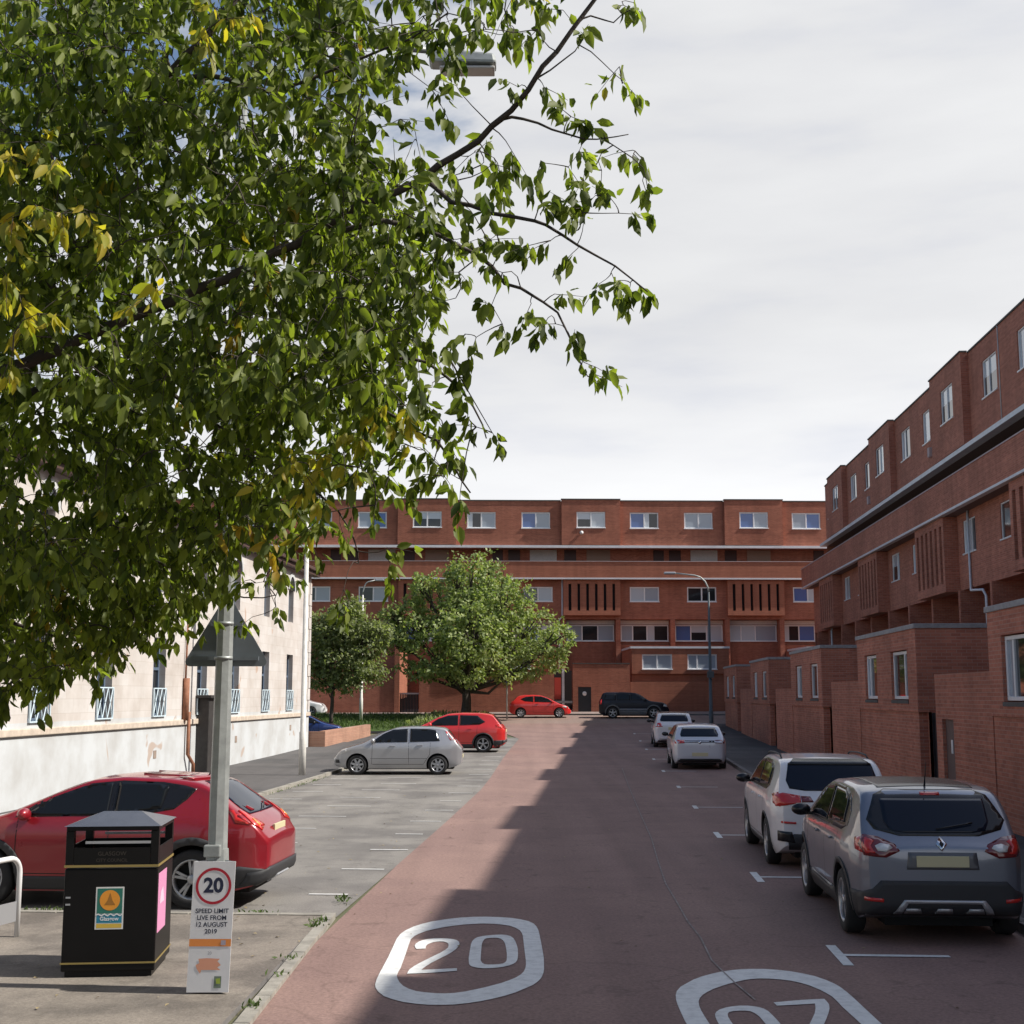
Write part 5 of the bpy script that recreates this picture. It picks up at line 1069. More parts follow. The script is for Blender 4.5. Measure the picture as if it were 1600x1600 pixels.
# ---- dark red crossover behind the bin ---------------------------------------------------
S = dict(L=4.13, W=1.77, H=1.54, belt=1.03, r=.345, xr=.86, xf=3.39, tumble=.74, ts=.045, gapr=.055,
  top=[(0, .80), (.05, .92), (.16, 1.03), (.42, 1.20), (.75, 1.44), (.88, 1.48), (1.2, 1.52), (1.8, 1.54), (2.2, 1.505), (2.55, 1.38), (3.15, 1.12), (3.35, 1.06), (3.85, .95), (4.02, .82), (4.13, .60)], spokes=5, twin=True, mirror=(2.88, 1.05), handles=[(2.2, .93)], aerial=.95, wiper=1.09, platez=.88)
S['side'] = [('window_surround', [(.98, 1.26), (1.12, 1.15), (1.5, 1.085), (3.05, 1.05), (2.70, 1.28), (2.30, 1.43), (1.8, 1.475), (1.3, 1.46), (1.02, 1.42), (.88, 1.38)]),
  ('side_window', [(1.28, 1.16), (1.84, 1.09), (1.84, 1.455), (1.35, 1.44), (1.22, 1.41)]), ('side_window', [(1.92, 1.085), (2.92, 1.075), (2.62, 1.28), (2.26, 1.41), (1.92, 1.45)]),
  ('sill_cladding', [(1.24, .21), (3.0, .21), (3.0, .37), (1.24, .37)]), ('bumper_cladding', [(.03, .30), (.46, .22), (.46, .48), (.3, .50), (.03, .46)])] + archclad(S, .085)
S['gaps'] = hatch_lines(1.88, 3.0, 1.16, 1.0, .40, 1.04)
S['ends'] = [('rear_window', 'x', -1, [(-.56, 1.08), (-.60, 1.14), (-.50, 1.42), (-.42, 1.46), (.42, 1.46), (.50, 1.42), (.60, 1.14), (.56, 1.08)], M['cglass_b'], .006), ('rear_spoiler', 'x', -1, [(-.52, 1.475), (.52, 1.475), (.46, 1.53), (-.46, 1.53)], p_grey if False else None, .02),
  ('rear_bumper', 'x', -1, [(-.80, .28), (.80, .28), (.81, .42), (.66, .48), (-.66, .48), (-.81, .42)], M['clad'], .02), ('skid_trim', 'x', -1, [(-.34, .29), (.34, .29), (.28, .36), (-.28, .36)], M['satin'], .03), ('windscreen', 'x', 1, [(-.64, 1.10), (.64, 1.10), (.50, 1.44), (-.50, 1.44)], M['cglass'], .005)]
p_red = carpaint('dark_red_paint', (.27, .009, .018), .15, .28)
S['ends'] = [(a, b, c_, d, e_ if e_ else p_red, f_) for a, b, c_, d, e_, f_ in S['ends']]
for sg in (-1, 1):
    f = (lambda P: P) if sg == 1 else mir
    S['ends'] += [('tail_light', 'x', -1, f([(.50, .95), (.70, .90), (.78, .98), (.74, 1.13), (.64, 1.14), (.60, 1.03)]), M['lens_r'], .012), ('tail_lens_amber', 'x', -1, f([(.63, .96), (.70, .95), (.71, 1.03), (.65, 1.03)]), M['lens_a'], .018), ('headlight', 'x', 1, f([(.38, .60), (.62, .60), (.62, .78), (.40, .76)]), M['lens_w'], .006)]
S['side'] += [('tail_light', [(.14, .97), (.36, 1.00), (.46, 1.14), (.30, 1.14), (.18, 1.08)])]
car = make_car(S, p_red)
a = radians(180 + 3.5 - 7)
car.place('parked_car', 'dark red crossover parked side-on behind the black litter bin', 'car', -4.92, 16.85, .0, radians(180 - 4), 'cars in the left parking bays')
# ---- silver hatchback ------------------------------------------------------------------
S = dict(L=3.95, W=1.70, H=1.48, belt=.98, r=.30, xr=.72, xf=3.21, tumble=.77, ts=.05, far=True,
  top=[(0, .80), (.05, .90), (.14, 1.00), (.42, 1.36), (.50, 1.43), (.9, 1.47), (1.5, 1.48), (2.0, 1.45), (2.4, 1.32), (3.02, .99), (3.2, .93), (3.68, .80), (3.86, .66), (3.95, .50)], spokes=7, twin=False, mirror=(2.72, 1.0), handles=[(1.28, .90), (2.12, .88)], platez=.55)
S['side'] = [('side_window', [(.66, 1.03), (1.58, 1.0), (1.58, 1.40), (1.0, 1.39), (.80, 1.36)]), ('side_window', [(1.66, 1.0), (2.80, .98), (2.42, 1.24), (2.1, 1.37), (1.66, 1.40)]), ('bumper_cladding', [(3.76, .36), (3.90, .36), (3.90, .46), (3.78, .46)]), ('tail_light', [(.22, 1.05), (.34, 1.05), (.50, 1.34), (.42, 1.36)]), ('headlight', [(3.42, .73), (3.78, .62), (3.8, .70), (3.55, .80)])]
S['gaps'] = hatch_lines(1.62, 2.74, .95, 1.0, .32, .98) + [[(1.05, .50), (2.8, .50)]]
S['ends'] = [('rear_window', 'x', -1, [(-.52, 1.06), (-.46, 1.34), (.46, 1.34), (.52, 1.06)], M['cglass_b'], .006), ('windscreen', 'x', 1, [(-.62, 1.0), (.62, 1.0), (.50, 1.38), (-.50, 1.38)], M['cglass'], .005)]
for sg in (-1, 1):
    f = (lambda P: P) if sg == 1 else mir
    S['ends'] += [('tail_light', 'x', -1, f([(.58, .96), (.70, .94), (.64, 1.32), (.56, 1.32)]), M['lens_r'], .012), ('headlight', 'x', 1, f([(.36, .60), (.68, .64), (.64, .76), (.40, .70)]), M['lens_w'], .006)]
p_silver = carpaint('silver_paint', (.40, .41, .43), .45, .32)
car = make_car(S, p_silver)
car.place('parked_car', 'silver hatchback parked side-on in the left parking bays', 'car', -3.55, 42.0, .06, radians(180), 'cars in the left parking bays')
# ---- bright red crossover -----------------------------------------------------------------
S = dict(L=4.38, W=1.80, H=1.60, belt=1.04, r=.345, xr=.86, xf=3.50, tumble=.77, ts=.045, far=True,
  top=[(0, .92), (.05, 1.0), (.14, 1.10), (.42, 1.44), (.52, 1.53), (.9, 1.585), (1.7, 1.60), (2.3, 1.56), (2.75, 1.40), (3.3, 1.12), (3.5, 1.05), (4.1, .93), (4.28, .78), (4.38, .58)], spokes=5, mirror=(3.0, 1.07), handles=[(1.4, .95), (2.3, .94)], platez=.86)
S['side'] = [('side_window', [(.78, 1.22), (1.0, 1.12), (1.80, 1.09), (1.80, 1.49), (1.1, 1.47)]), ('side_window', [(1.88, 1.09), (3.1, 1.07), (2.7, 1.34), (2.3, 1.47), (1.88, 1.49)]), ('sill_cladding', [(1.25, .2), (3.1, .2), (3.1, .34), (1.25, .34)]), ('bumper_cladding', [(.03, .28), (.42, .22), (.42, .48), (.03, .50)]), ('tail_light', [(.06, .98), (.34, 1.02), (.36, 1.10), (.12, 1.12)])] + archclad(S, .05)
S['gaps'] = hatch_lines(1.84, 3.0, 1.1, 1.0, .40, 1.04)
S['ends'] = [('rear_window', 'x', -1, [(-.58, 1.12), (-.48, 1.46), (.48, 1.46), (.58, 1.12)], M['cglass_b'], .006), ('windscreen', 'x', 1, [(-.66, 1.12), (.66, 1.12), (.54, 1.48), (-.54, 1.48)], M['cglass'], .005), ('rear_bumper', 'x', -1, [(-.76, .28), (.76, .28), (.78, .50), (-.78, .50)], M['clad'], .016)]
for sg in (-1, 1):
    f = (lambda P: P) if sg == 1 else mir
    S['ends'] += [('tail_light', 'x', -1, f([(.50, .98), (.80, .97), (.80, 1.10), (.56, 1.10)]), M['lens_r'], .012), ('headlight', 'x', 1, f([(.42, .72), (.74, .74), (.72, .86), (.46, .80)]), M['lens_w'], .006)]
p_br = carpaint('bright_red_paint', (.62, .030, .028), .0, .28)
S['handlemat'] = p_br; car = make_car(S, p_br)
car.place('parked_car', 'bright red crossover parked side-on just behind the silver hatchback', 'car', -2.45, 54.6, zg(54.6) - .02, radians(180 - 3), 'cars in the left parking bays')
# ---- small red three-door hatchback, far -----------------------------------------------------
S = dict(L=4.0, W=1.71, H=1.49, belt=.98, r=.31, xr=.72, xf=3.23, tumble=.75, ts=.05, far=True,
  top=[(0, .84), (.05, .93), (.16, 1.02), (.46, 1.34), (.6, 1.42), (1.0, 1.48), (1.6, 1.49), (2.1, 1.44), (2.5, 1.30), (3.12, .98), (3.3, .90), (3.74, .78), (3.90, .64), (4.0, .48)], spokes=7, twin=False, mirror=(2.78, 1.0), handles=[(1.8, .90)], platez=.60)
S['side'] = [('side_window', [(.72, 1.20), (1.0, 1.06), (1.55, 1.02), (1.55, 1.38), (1.05, 1.34)]), ('side_window', [(1.63, 1.02), (2.88, .99), (2.46, 1.25), (2.1, 1.37), (1.63, 1.39)]), ('headlight', [(3.40, .70), (3.78, .58), (3.80, .70), (3.56, .78)])]
S['gaps'] = [[(2.86, .98), (2.86, .32)], [(1.59, 1.4), (1.50, .8), (1.55, .32)], [(2.86, .32), (1.55, .32)]]
S['ends'] = [('rear_window', 'x', -1, [(-.54, 1.06), (-.46, 1.36), (.46, 1.36), (.54, 1.06)], M['cglass_b'], .006), ('windscreen', 'x', 1, [(-.62, 1.0), (.62, 1.0), (.5, 1.38), (-.5, 1.38)], M['cglass'], .005)]
for sg in (-1, 1):
    f = (lambda P: P) if sg == 1 else mir
    S['ends'] += [('tail_light', 'x', -1, f([(.52, .88), (.74, .86), (.70, 1.06), (.60, 1.10)]), M['lens_r'], .012), ('headlight', 'x', 1, f([(.36, .56), (.68, .60), (.64, .74), (.40, .68)]), M['lens_w'], .006)]
car = make_car(S, p_br)
car.place('parked_car', 'small red three-door hatchback by the far wall, left of the black door', 'car', 1.83, 87.2, zg(87) - .0, radians(1), 'cars parked along the cross street')
# ---- black off-roader, far ---------------------------------------------------------------------
S = dict(L=4.50, W=1.81, H=1.70, belt=1.10, r=.37, xr=.86, xf=3.50, tumble=.82, ts=.04, far=True,
  top=[(0, 1.08), (.05, 1.18), (.16, 1.50), (.24, 1.64), (.5, 1.69), (1.6, 1.70), (2.3, 1.66), (2.6, 1.56), (3.15, 1.20), (3.35, 1.12), (4.1, 1.04), (4.36, .92), (4.5, .62)], spokes=5, twin=False, mirror=(2.98, 1.15), handles=[(1.25, .98), (2.2, .98)], platez=.9)
S['side'] = [('side_window', [(.30, 1.18), (1.05, 1.18), (1.05, 1.56), (.40, 1.55)]), ('side_window', [(1.15, 1.18), (1.98, 1.18), (1.98, 1.57), (1.15, 1.57)]), ('side_window', [(2.06, 1.18), (3.0, 1.17), (2.62, 1.46), (2.45, 1.55), (2.06, 1.57)]), ('side_cladding', [(1.30, .22), (3.05, .22), (3.05, .52), (1.30, .52)]), ('side_trim', [(1.3, .56), (3.1, .56), (3.1, .62), (1.3, .62)]), ('headlight', [(4.12, .78), (4.42, .76), (4.40, .96), (4.16, .98)]), ('tail_light', [(.02, .9), (.14, .9), (.16, 1.24), (.06, 1.24)])]
for xw in (S['xr'], S['xf']): S['side'].append(('side_cladding', arc(xw, S['r'] + .01, S['r'] + .046, -8, 188, 18) + arc(xw, S['r'] + .01, S['r'] + .14, 188, -8, 18)))
S['sidemat'] = simple('grey_cladding', (.13, .135, .14), .55)
S['gaps'] = hatch_lines(2.02, 3.05, 1.10, 1.0, .40, 1.1)
S['ends'] = [('rear_window', 'x', -1, [(-.60, 1.22), (-.56, 1.55), (.56, 1.55), (.60, 1.22)], M['cglass_b'], .006), ('windscreen', 'x', 1, [(-.66, 1.2), (.66, 1.2), (.56, 1.58), (-.56, 1.58)], M['cglass'], .005)]
for sg in (-1, 1):
    f = (lambda P: P) if sg == 1 else mir
    S['ends'] += [('headlight', 'x', 1, f([(.42, .74), (.78, .74), (.78, .94), (.46, .92)]), M['lens_w'], .006)]
p_blk = simple('black_paint', (.008, .010, .018), .35, spec=.4)
car = make_car(S, p_blk)
car.place('parked_car', 'black off-road car with grey lower cladding facing right by the far wall', 'car', 7.95, 86.6, zg(87.2) - .05, radians(-3), 'cars parked along the cross street')
# ---- two cars mostly hidden behind the white building -------------------------------------------
S3 = dict(S2); S3['mirror'] = (2.8, 1.0)
car = make_car(S3, carpaint('dark_blue_paint', (.02, .05, .20), .3, .25))
P = at(478, 1140, 66); car.place('parked_car', 'dark blue car whose bonnet shows above the low orange brick wall', 'car', P.x - .2, 66, .12, radians(4))
car = make_car(S3, p_white)
car.place('parked_car', 'white car whose front peeks out past the corner of the white building', 'car', -14.55, 88.6, 1.08, 0)

# ============================================================= street furniture
def galv(name, c):
    return simple(name, c, .5, metal=.35, noise=.22, nscale=7)
M['galv'] = galv('galvanised_steel', (.34, .36, .35)); M['post_cream'] = simple('cream_post_paint', (.60, .59, .55), .5, noise=.15); M['post_dark'] = simple('dark_grey_post_paint', (.06, .075, .085), .5); M['lamp_glass'] = simple('lamp_lens', (.55, .53, .50), .25)
M['sign_back'] = simple('grey_sign_back', (.17, .195, .215), .5, noise=.12, nscale=4); M['white_board'] = simple('white_board', (.74, .74, .75), .5, noise=.05); M['ink'] = simple('dark_ink', (.012, .018, .05), .6); M['red_ink'] = simple('red_ring', (.45, .01, .03), .5); M['orange'] = simple('orange_print', (.78, .27, .06), .5); M['salmon'] = simple('salmon_print', (.72, .34, .22), .6)
# main lamp post
px, py = -2.52, 11.52
t = thing('street_lamp', 'tall galvanised lamp post rising into the leaves beside the litter bin', 'street lamp', (px, py, .03), 0, 'street lamps'); o_ = (px, py, .03)
mb = MB(); mb.tube([(px, py, .03), (px, py, 1.55), (px + .01, py, 3.3), (px + .02, py, 8.25)], [.087, .083, .070, .05], 8, smooth=False); mb.tube([(px, py, 1.08), (px, py, 1.20)], [.10, .095], 8, smooth=False); mb.build('pole', M['galv'], t, o_)
mb = MB(); mb.tube([(px + .02, py, 8.1), (px + .10, py, 8.42), (px + .5, py, 8.52), (px + 1.2, py, 8.50), (px + 1.85, py, 8.44)], [.035, .032, .03, .03, .03], 8); mb.build('arm', M['galv'], t, o_)
mb = MB(); mb.add([(px + 1.75, py - .10, 8.30), (px + 2.38, py - .11, 8.28), (px + 2.38, py + .11, 8.28), (px + 1.75, py + .10, 8.30), (px + 1.75, py - .07, 8.46), (px + 2.36, py - .09, 8.39), (px + 2.36, py + .09, 8.39), (px + 1.75, py + .07, 8.46)], [(0, 1, 2, 3), (4, 5, 6, 7), (0, 1, 5, 4), (1, 2, 6, 5), (2, 3, 7, 6), (3, 0, 4, 7)])
hd = mb.build('lamp_head', M['galv'], t, o_, bevel=.03); mb = MB(); mb.box(px + 1.85, px + 2.36, py - .09, py + .09, 8.235, 8.262); mb.build('lens', M['lamp_glass'], hd, o_, bevel=.01)
mb = MB(); mb.box(px - .09, px + .05, py - .135, py - .07, 1.14, 1.24); mb.build('clamp', M['galv'], t, o_, bevel=.01)
# triangular sign seen from behind, clamped to the post
c = Vector((px, py + .11, 2.74)); t = thing('triangular_sign', 'grey back of a triangular road sign clamped to the lamp post', 'road sign', c)
tri = [(-.355, 0), (.355, 0), (.335, -.03), (0, .60)]; R3 = .035
pts = []
for (x, z), a0 in (((-.36, 0), 210), ((.36, 0), 330), ((0, .61), 90)):
    cx_, cz_ = x * (1 - R3 * 3.2), z * (1 - .12) + .05
    pts += [(cx_ + .04 * cos(radians(a0 + d)), cz_ + .04 * sin(radians(a0 + d))) for d in (-60, -30, 0, 30, 60)]
mb = MB(); n = len(pts); mb.add([(x + c.x, c.y, z + c.z) for x, z in pts] + [(x + c.x, c.y + .004, z + c.z) for x, z in pts], [list(range(n)), list(range(n, 2 * n))[::-1]] + [(i, (i + 1) % n, n + (i + 1) % n, n + i) for i in range(n)])
mb.build('plate', M['sign_back'], t, c)
for z in (.08, .38):
    mb = MB(); w = .33 - z * .5; mb.box(c.x - w, c.x + w, c.y - .022, c.y - .002, c.z + z - .018, c.z + z + .018); mb.build('stiffening_rail', M['sign_back'], t, c); mb = MB()
    mb.lathe([(.070, -.014), (.082, -.014), (.082, .014), (.070, .014)], (px, py, c.z + z), 'z', 16); mb.build('clip', M['galv'], t, c)
# folded white speed-limit board round the foot of the post
bx, by = -2.525, 11.36
t = thing('speed_limit_board', 'white folded board reading 20 speed limit at the foot of the lamp post', 'notice board', (bx, by, .04)); o_ = (bx, by, .04)
h = 1.06; w = .175; lean = .03
def bp(x, z, y=0.0): return (bx + x + lean * z - .01, by + y, .05 + z)
mb = MB(); mb.add([bp(-w, 0), bp(w, 0), bp(w, h), bp(-w, h), bp(-w, 0, .008), bp(w, 0, .008), bp(w, h, .008), bp(-w, h, .008)], [(0, 1, 2, 3), (7, 6, 5, 4), (0, 1, 5, 4), (1, 2, 6, 5), (2, 3, 7, 6), (3, 0, 4, 7)])
mb.quad(bp(-w, 0, .008), bp(-.02, 0, .16), bp(-.02, h, .16), bp(-w, h, .008)); mb.quad(bp(w, 0, .008), bp(.02, 0, .16), bp(.02, h, .16), bp(w, h, .008)); mb.build('board', M['white_board'], t, o_, fix=False)
mb = MB(); n = 40; zc = .86
for k in range(n):
    a, b = 2 * pi * k / n, 2 * pi * (k + 1) / n; mb.quad(bp(.15 * cos(a), zc + .15 * sin(a), -.002), bp(.15 * cos(b), zc + .15 * sin(b), -.002), bp(.128 * cos(b), zc + .128 * sin(b), -.002), bp(.128 * cos(a), zc + .128 * sin(a), -.002))
mb.build('red_ring', M['red_ink'], t, o_, fix=False)
def put_text(txt, size, x, z, mat=M['ink'], bold=.0, par=t, nm='lettering'):
    me = text_mesh(txt, size, mat, bold=bold); o = link(nm, me, par); o.rotation_euler = (pi / 2, 0, 0); q = bp(x, z, -.0012); o.location = (q[0] - o_[0], q[1] - o_[1], q[2] - o_[2]); return o
put_text('20', .165, 0, .86, bold=.006)
for s_, z in (('SPEED LIMIT', .655), ('LIVE FROM', .60), ('12 AUGUST', .545), ('2019', .49)): put_text(s_, .052, 0, z, bold=.0012)
mb = MB(); mb.quad(bp(-w, .37, -.002), bp(w, .37, -.002), bp(w, .43, -.002), bp(-w, .43, -.002)); mb.build('orange_band', M['orange'], t, o_, fix=False)
mb = MB(); mb.quad(bp(.09, .38, -.004), bp(.13, .38, -.004), bp(.13, .42, -.004), bp(.09, .42, -.004)); mb.build('band_emblem', simple('grey_print', (.40, .36, .42), .6), t, o_, fix=False)
mb = MB(); mp_ = [(-.10, .19), (-.07, .15), (-.06, .18), (.10, .18), (.07, .20), (.10, .22), (.07, .25), (.09, .27), (-.02, .275), (-.09, .27), (-.08, .235), (-.11, .22)]
mb.add([bp(x, z, -.002) for x, z in mp_], [list(range(len(mp_)))]); mb.build('area_map', M['salmon'], t, o_, fix=False); put_text('20', .035, 0, .315, simple('grey_print', (.3, .3, .32), .6))
mb = MB(); mb.quad(bp(.05, .035, -.002), bp(.11, .035, -.002), bp(.11, .13, -.002), bp(.05, .13, -.002)); mb.build('logo_panel', simple('grey_green_print', (.17, .22, .17), .6), t, o_, fix=False)
mb = MB(); mb.quad(bp(.07, .07, -.004), bp(.105, .07, -.004), bp(.10, .115, -.004), bp(.065, .11, -.004)); mb.build('logo_panel_centre', simple('lime_print', (.35, .45, .06), .6), t, o_, fix=False)
# litter bin
BX, BY, BR = -3.61, 12.02, radians(5.5)
t = thing('litter_bin', 'large square black litter bin with gold trim and a low hipped lid', 'litter bin', (BX, BY + .42, .035), BR); hw, hd_ = .405, .42
M['bin'] = simple('black_bin_enamel', (.004, .0035, .0035), .38, spec=.25, noise=.2, nscale=5); M['gold'] = simple('gold_trim', (.32, .24, .08), .45, metal=.3); M['binlid'] = simple('grey_bin_lid', (.055, .06, .075), .25, noise=.2, nscale=4); M['binframe'] = simple('worn_bin_side', (.025, .022, .02), .5)
mb = MB(); mb.box(-hw, hw, -hd_, hd_, .05, .935); mb.build('body', M['bin'], t, bevel=.012)
mb = MB(); mb.box(-hw + .03, hw - .03, -hd_ + .03, hd_ - .03, 0, .048); mb.build('plinth', M['bin'], t)
for i, z in enumerate((.115, .945)):
    mb = MB(); e = .006; zt = z + (.014 if i == 0 else .02)
    mb.box(-hw - e, hw + e, -hd_ - e, -hd_ - .001, z, zt); mb.box(-hw - e, hw + e, hd_ + .001, hd_ + e, z, zt); mb.box(-hw - e, -hw - .001, -hd_, hd_, z, zt); mb.box(hw + .001, hw + e, -hd_, hd_, z, zt); mb.build('gold_band', M['gold'], t)
mb = MB()
for x in (-1, 1):
    for y in (-1, 1): mb.box(x * hw - (.07 if x > 0 else 0), x * hw + (.07 if x < 0 else 0), y * hd_ - (.07 if y > 0 else 0), y * hd_ + (.07 if y < 0 else 0), .967, 1.262)
for y in (-1, 1): mb.box(-hw + .071, hw - .071, y * hd_ - (.012 if y > 0 else 0), y * hd_ + (.012 if y < 0 else 0), .967, 1.115)
for x in (-1, 1): mb.box(x * hw - (.012 if x > 0 else 0), x * hw + (.012 if x < 0 else 0), -hd_ + .071, hd_ - .071, .967, 1.115)
mb.box(-hw, hw, -hd_, hd_, 1.263, 1.30); mb.build('hood', M['bin'], t, bevel=.004)
for sg in (-1, 1): mb = MB(); mb.box(-hw + .17, hw - .07, sg * hd_ * .99 - .008, sg * hd_ * .99 + .008, 1.15, 1.172); mb.build('slot_bar', M['satin'], t)
mb = MB(); e = .02; z0, z1 = 1.302, 1.40; mb.add([(-hw - e, -hd_ - e, z0), (hw + e, -hd_ - e, z0), (hw + e, hd_ + e, z0), (-hw - e, hd_ + e, z0), (-.17, 0, z1), (.17, 0, z1)], [(3, 2, 1, 0), (0, 1, 5, 4), (1, 2, 5), (2, 3, 4, 5), (3, 0, 4)]); mb.build('lid', M['binlid'], t)
def q2(x0, x1, z0, z1, y): return [(x0, y, z0), (x1, y, z0), (x1, y, z1), (x0, y, z1)]
yf = -hd_ - .003; mb = MB(); mb.quad(*q2(-.125, .12, .41, .775, yf)); po = mb.build('sticker', simple('sticker_white', (.70, .70, .68), .5), t, fix=False)
mb = MB(); mb.quad(*q2(-.112, .107, .545, .762, yf - .001)); mb.build('sticker_green', simple('sticker_green', (.02, .16, .12), .5), po, fix=False)
mb = MB(); mb.quad(*q2(-.112, .107, .465, .54, yf - .001)); mb.build('sticker_blue', simple('sticker_blue', (.02, .22, .33), .5), po, fix=False)
mb = MB(); mb.quad(*q2(-.112, .107, .422, .458, yf - .001)); mb.build('sticker_yellow', simple('sticker_yellow', (.62, .42, .06), .5), po, fix=False)
mb = MB(); n = 28; mb.add([(-.002 + .088 * cos(2 * pi * k / n), yf - .002, .66 + .088 * sin(2 * pi * k / n)) for k in range(n)], [list(range(n))]); mb.build('sticker_sun', simple('sticker_orange', (.75, .30, .03), .5), po, fix=False)
mb = MB(); mb.add([(-.05, yf - .003, .62), (.046, yf - .003, .62), (.02, yf - .003, .66), (.0, yf - .003, .725), (-.02, yf - .003, .66)], [[0, 1, 2, 3, 4]]); mb.build('sticker_emblem', simple('sticker_brown', (.34, .15, .02), .5), po, fix=False)
mb = MB(); wv = [(-.112 + .219 * k / 16, .535 + .008 * sin(k * 1.6)) for k in range(17)]
for (a, z), (b, z2) in zip(wv, wv[1:]): mb.quad((a, yf - .003, z - .006), (b, yf - .003, z2 - .006), (b, yf - .003, z2 + .006), (a, yf - .003, z + .006))
mb.build('sticker_wave', M['white_board'], po, fix=False)
me = text_mesh('Glasgow', .047, M['white_board'], bold=.001); o = link('sticker_lettering', me, po); o.rotation_euler = (pi / 2, 0, 0); o.location = (-.002, yf - .003, .50)
M['faint'] = simple('faint_bin_lettering', (.045, .036, .028), .6)
for s_, z, sz in (('GLASGOW', 1.062, .050), ('CITY COUNCIL', 1.005, .040)): me = text_mesh(s_, sz, M['faint']); o = link('lettering', me, t); o.rotation_euler = (pi / 2, 0, 0); o.location = (0, -hd_ - .003, z)
mb = MB(); x = hw + .003; mb.quad((x, -.37, .36), (x, .07, .36), (x, .07, .88), (x, -.37, .88)); mb.build('pink_poster', simple('pink_poster', (.66, .27, .46), .5), t, fix=False)
mb = MB(); mb.quad((x + .002, -.28, .60), (x + .002, -.04, .60), (x + .002, -.12, .74), (x + .002, -.24, .70)); mb.build('poster_print', simple('pale_pink_print', (.78, .52, .66), .5), t, fix=False)
for z in (.62, .68): mb = MB(); mb.box(-hw + .02, -hw + .06, -hd_ - .008, -hd_ - .001, z, z + .014); mb.build('hinge', M['satin'], t)
# cycle stand on the left edge
t = thing('cycle_stand', 'white hooped cycle stand with a low panel at the left edge', 'cycle stand', (-5.08, 13.6, .035)); o_ = (-5.08, 13.6, .035)
A = Vector((-5.10, 13.98, .035)); B = Vector((-5.33, 13.15, .035)); d = (B - A).normalized(); L_ = (B - A).length; pts = [A]
for k in range(8): a = pi / 2 * k / 7; pts.append(A + d * (.16 * (1 - cos(a))) + Vector((0, 0, .64 + .16 * sin(a))))
for k in range(8): a = pi / 2 * (1 - k / 7); pts.append(A + d * (L_ - .16 * (1 - cos(a))) + Vector((0, 0, .64 + .16 * sin(a))))
pts.append(B); mb = MB(); mb.tube(pts, .028, 10); mb.build('hoop', simple('white_stand_paint', (.70, .70, .70), .4), t, o_)
mb = MB(); nn = Vector((d.y, -d.x, 0)) * .004
P4 = [A + d * .03, B - d * .03]; zz = (.16, .36)
mb.add([tuple(P4[0] + nn + Vector((0, 0, zz[0]))), tuple(P4[1] + nn + Vector((0, 0, zz[0]))), tuple(P4[1] + nn + Vector((0, 0, zz[1]))), tuple(P4[0] + nn + Vector((0, 0, zz[1]))), tuple(P4[0] - nn + Vector((0, 0, zz[0]))), tuple(P4[1] - nn + Vector((0, 0, zz[0]))), tuple(P4[1] - nn + Vector((0, 0, zz[1]))), tuple(P4[0] - nn + Vector((0, 0, zz[1])))], [(0, 1, 2, 3), (7, 6, 5, 4), (0, 1, 5, 4), (1, 2, 6, 5), (2, 3, 7, 6), (3, 0, 4, 7)]); pn = mb.build('panel', M['satin'], t, o_)
# other lamps
def lamp(x, y, z0, z1, label, mat, arm, r0=.09, r1=.05, rz=0.0, head=.55):
    t = thing('street_lamp', label, 'street lamp', (x, y, z0), rz, 'street lamps'); mb = MB(); mb.tube([(0, 0, 0), (0, 0, 1.3), (0, 0, 1.32), (0, 0, z1 - z0 - .9)], [r0 * 1.25, r0 * 1.25, r0, r1], 10); mb.build('pole', mat, t)
    mb = MB(); H_ = z1 - z0; pts = [(0, 0, H_ - .9)] + [(arm * .45 * (1 - cos(a)), 0, H_ - .9 + .8 * sin(a)) for a in (.3, .7, 1.1, 1.5)] + [(arm, 0, H_)]; mb.tube(pts, r1 * .8, 8); mb.build('arm', M['galv'], t)
    mb = MB(); s = 1 if arm > 0 else -1; a0, a1 = sorted((arm, arm + s * head)); mb.box(a0, a1, -.11, .11, H_ - .06, H_ + .06); mb.build('lamp_head', M['satin'], t, bevel=.04); return t
t = lamp(9.30, 62, .45, 8.22, 'slim dark lamp post with its arm over the road, on the right pavement', M['post_dark'], -1.55, .085, .045); mb = MB(); mb.box(-.16, .16, -.14, -.05, 2.85, 3.15); mb.build('control_box', M['post_dark'], t, bevel=.01)
lamp(-6.28, 39.95, .1, 9.2, 'cream lamp post at the kerb in front of the white building', M['post_cream'], 1.0, .085, .06)
lamp(-9.1, 80, 1.0, 9.45, 'slender pale lamp post on the grass before the far block', M['post_cream'], .75, .085, .05)
t = thing('sign_post', 'thin pale post with a small blue sign beside the small red hatchback', 'sign post', (-.32, 84.4, .98)); mb = MB(); mb.tube([(0, 0, 0), (0, 0, 2.85)], .05, 8); mb.build('pole', M['post_cream'], t); mb = MB(); mb.box(-.14, .30, -.09, -.06, 2.32, 2.84); mb.build('sign_plate', simple('blue_sign', (.05, .12, .45), .5), t)
# loose things: leaf litter and grit on the ground is part of the ground sheets

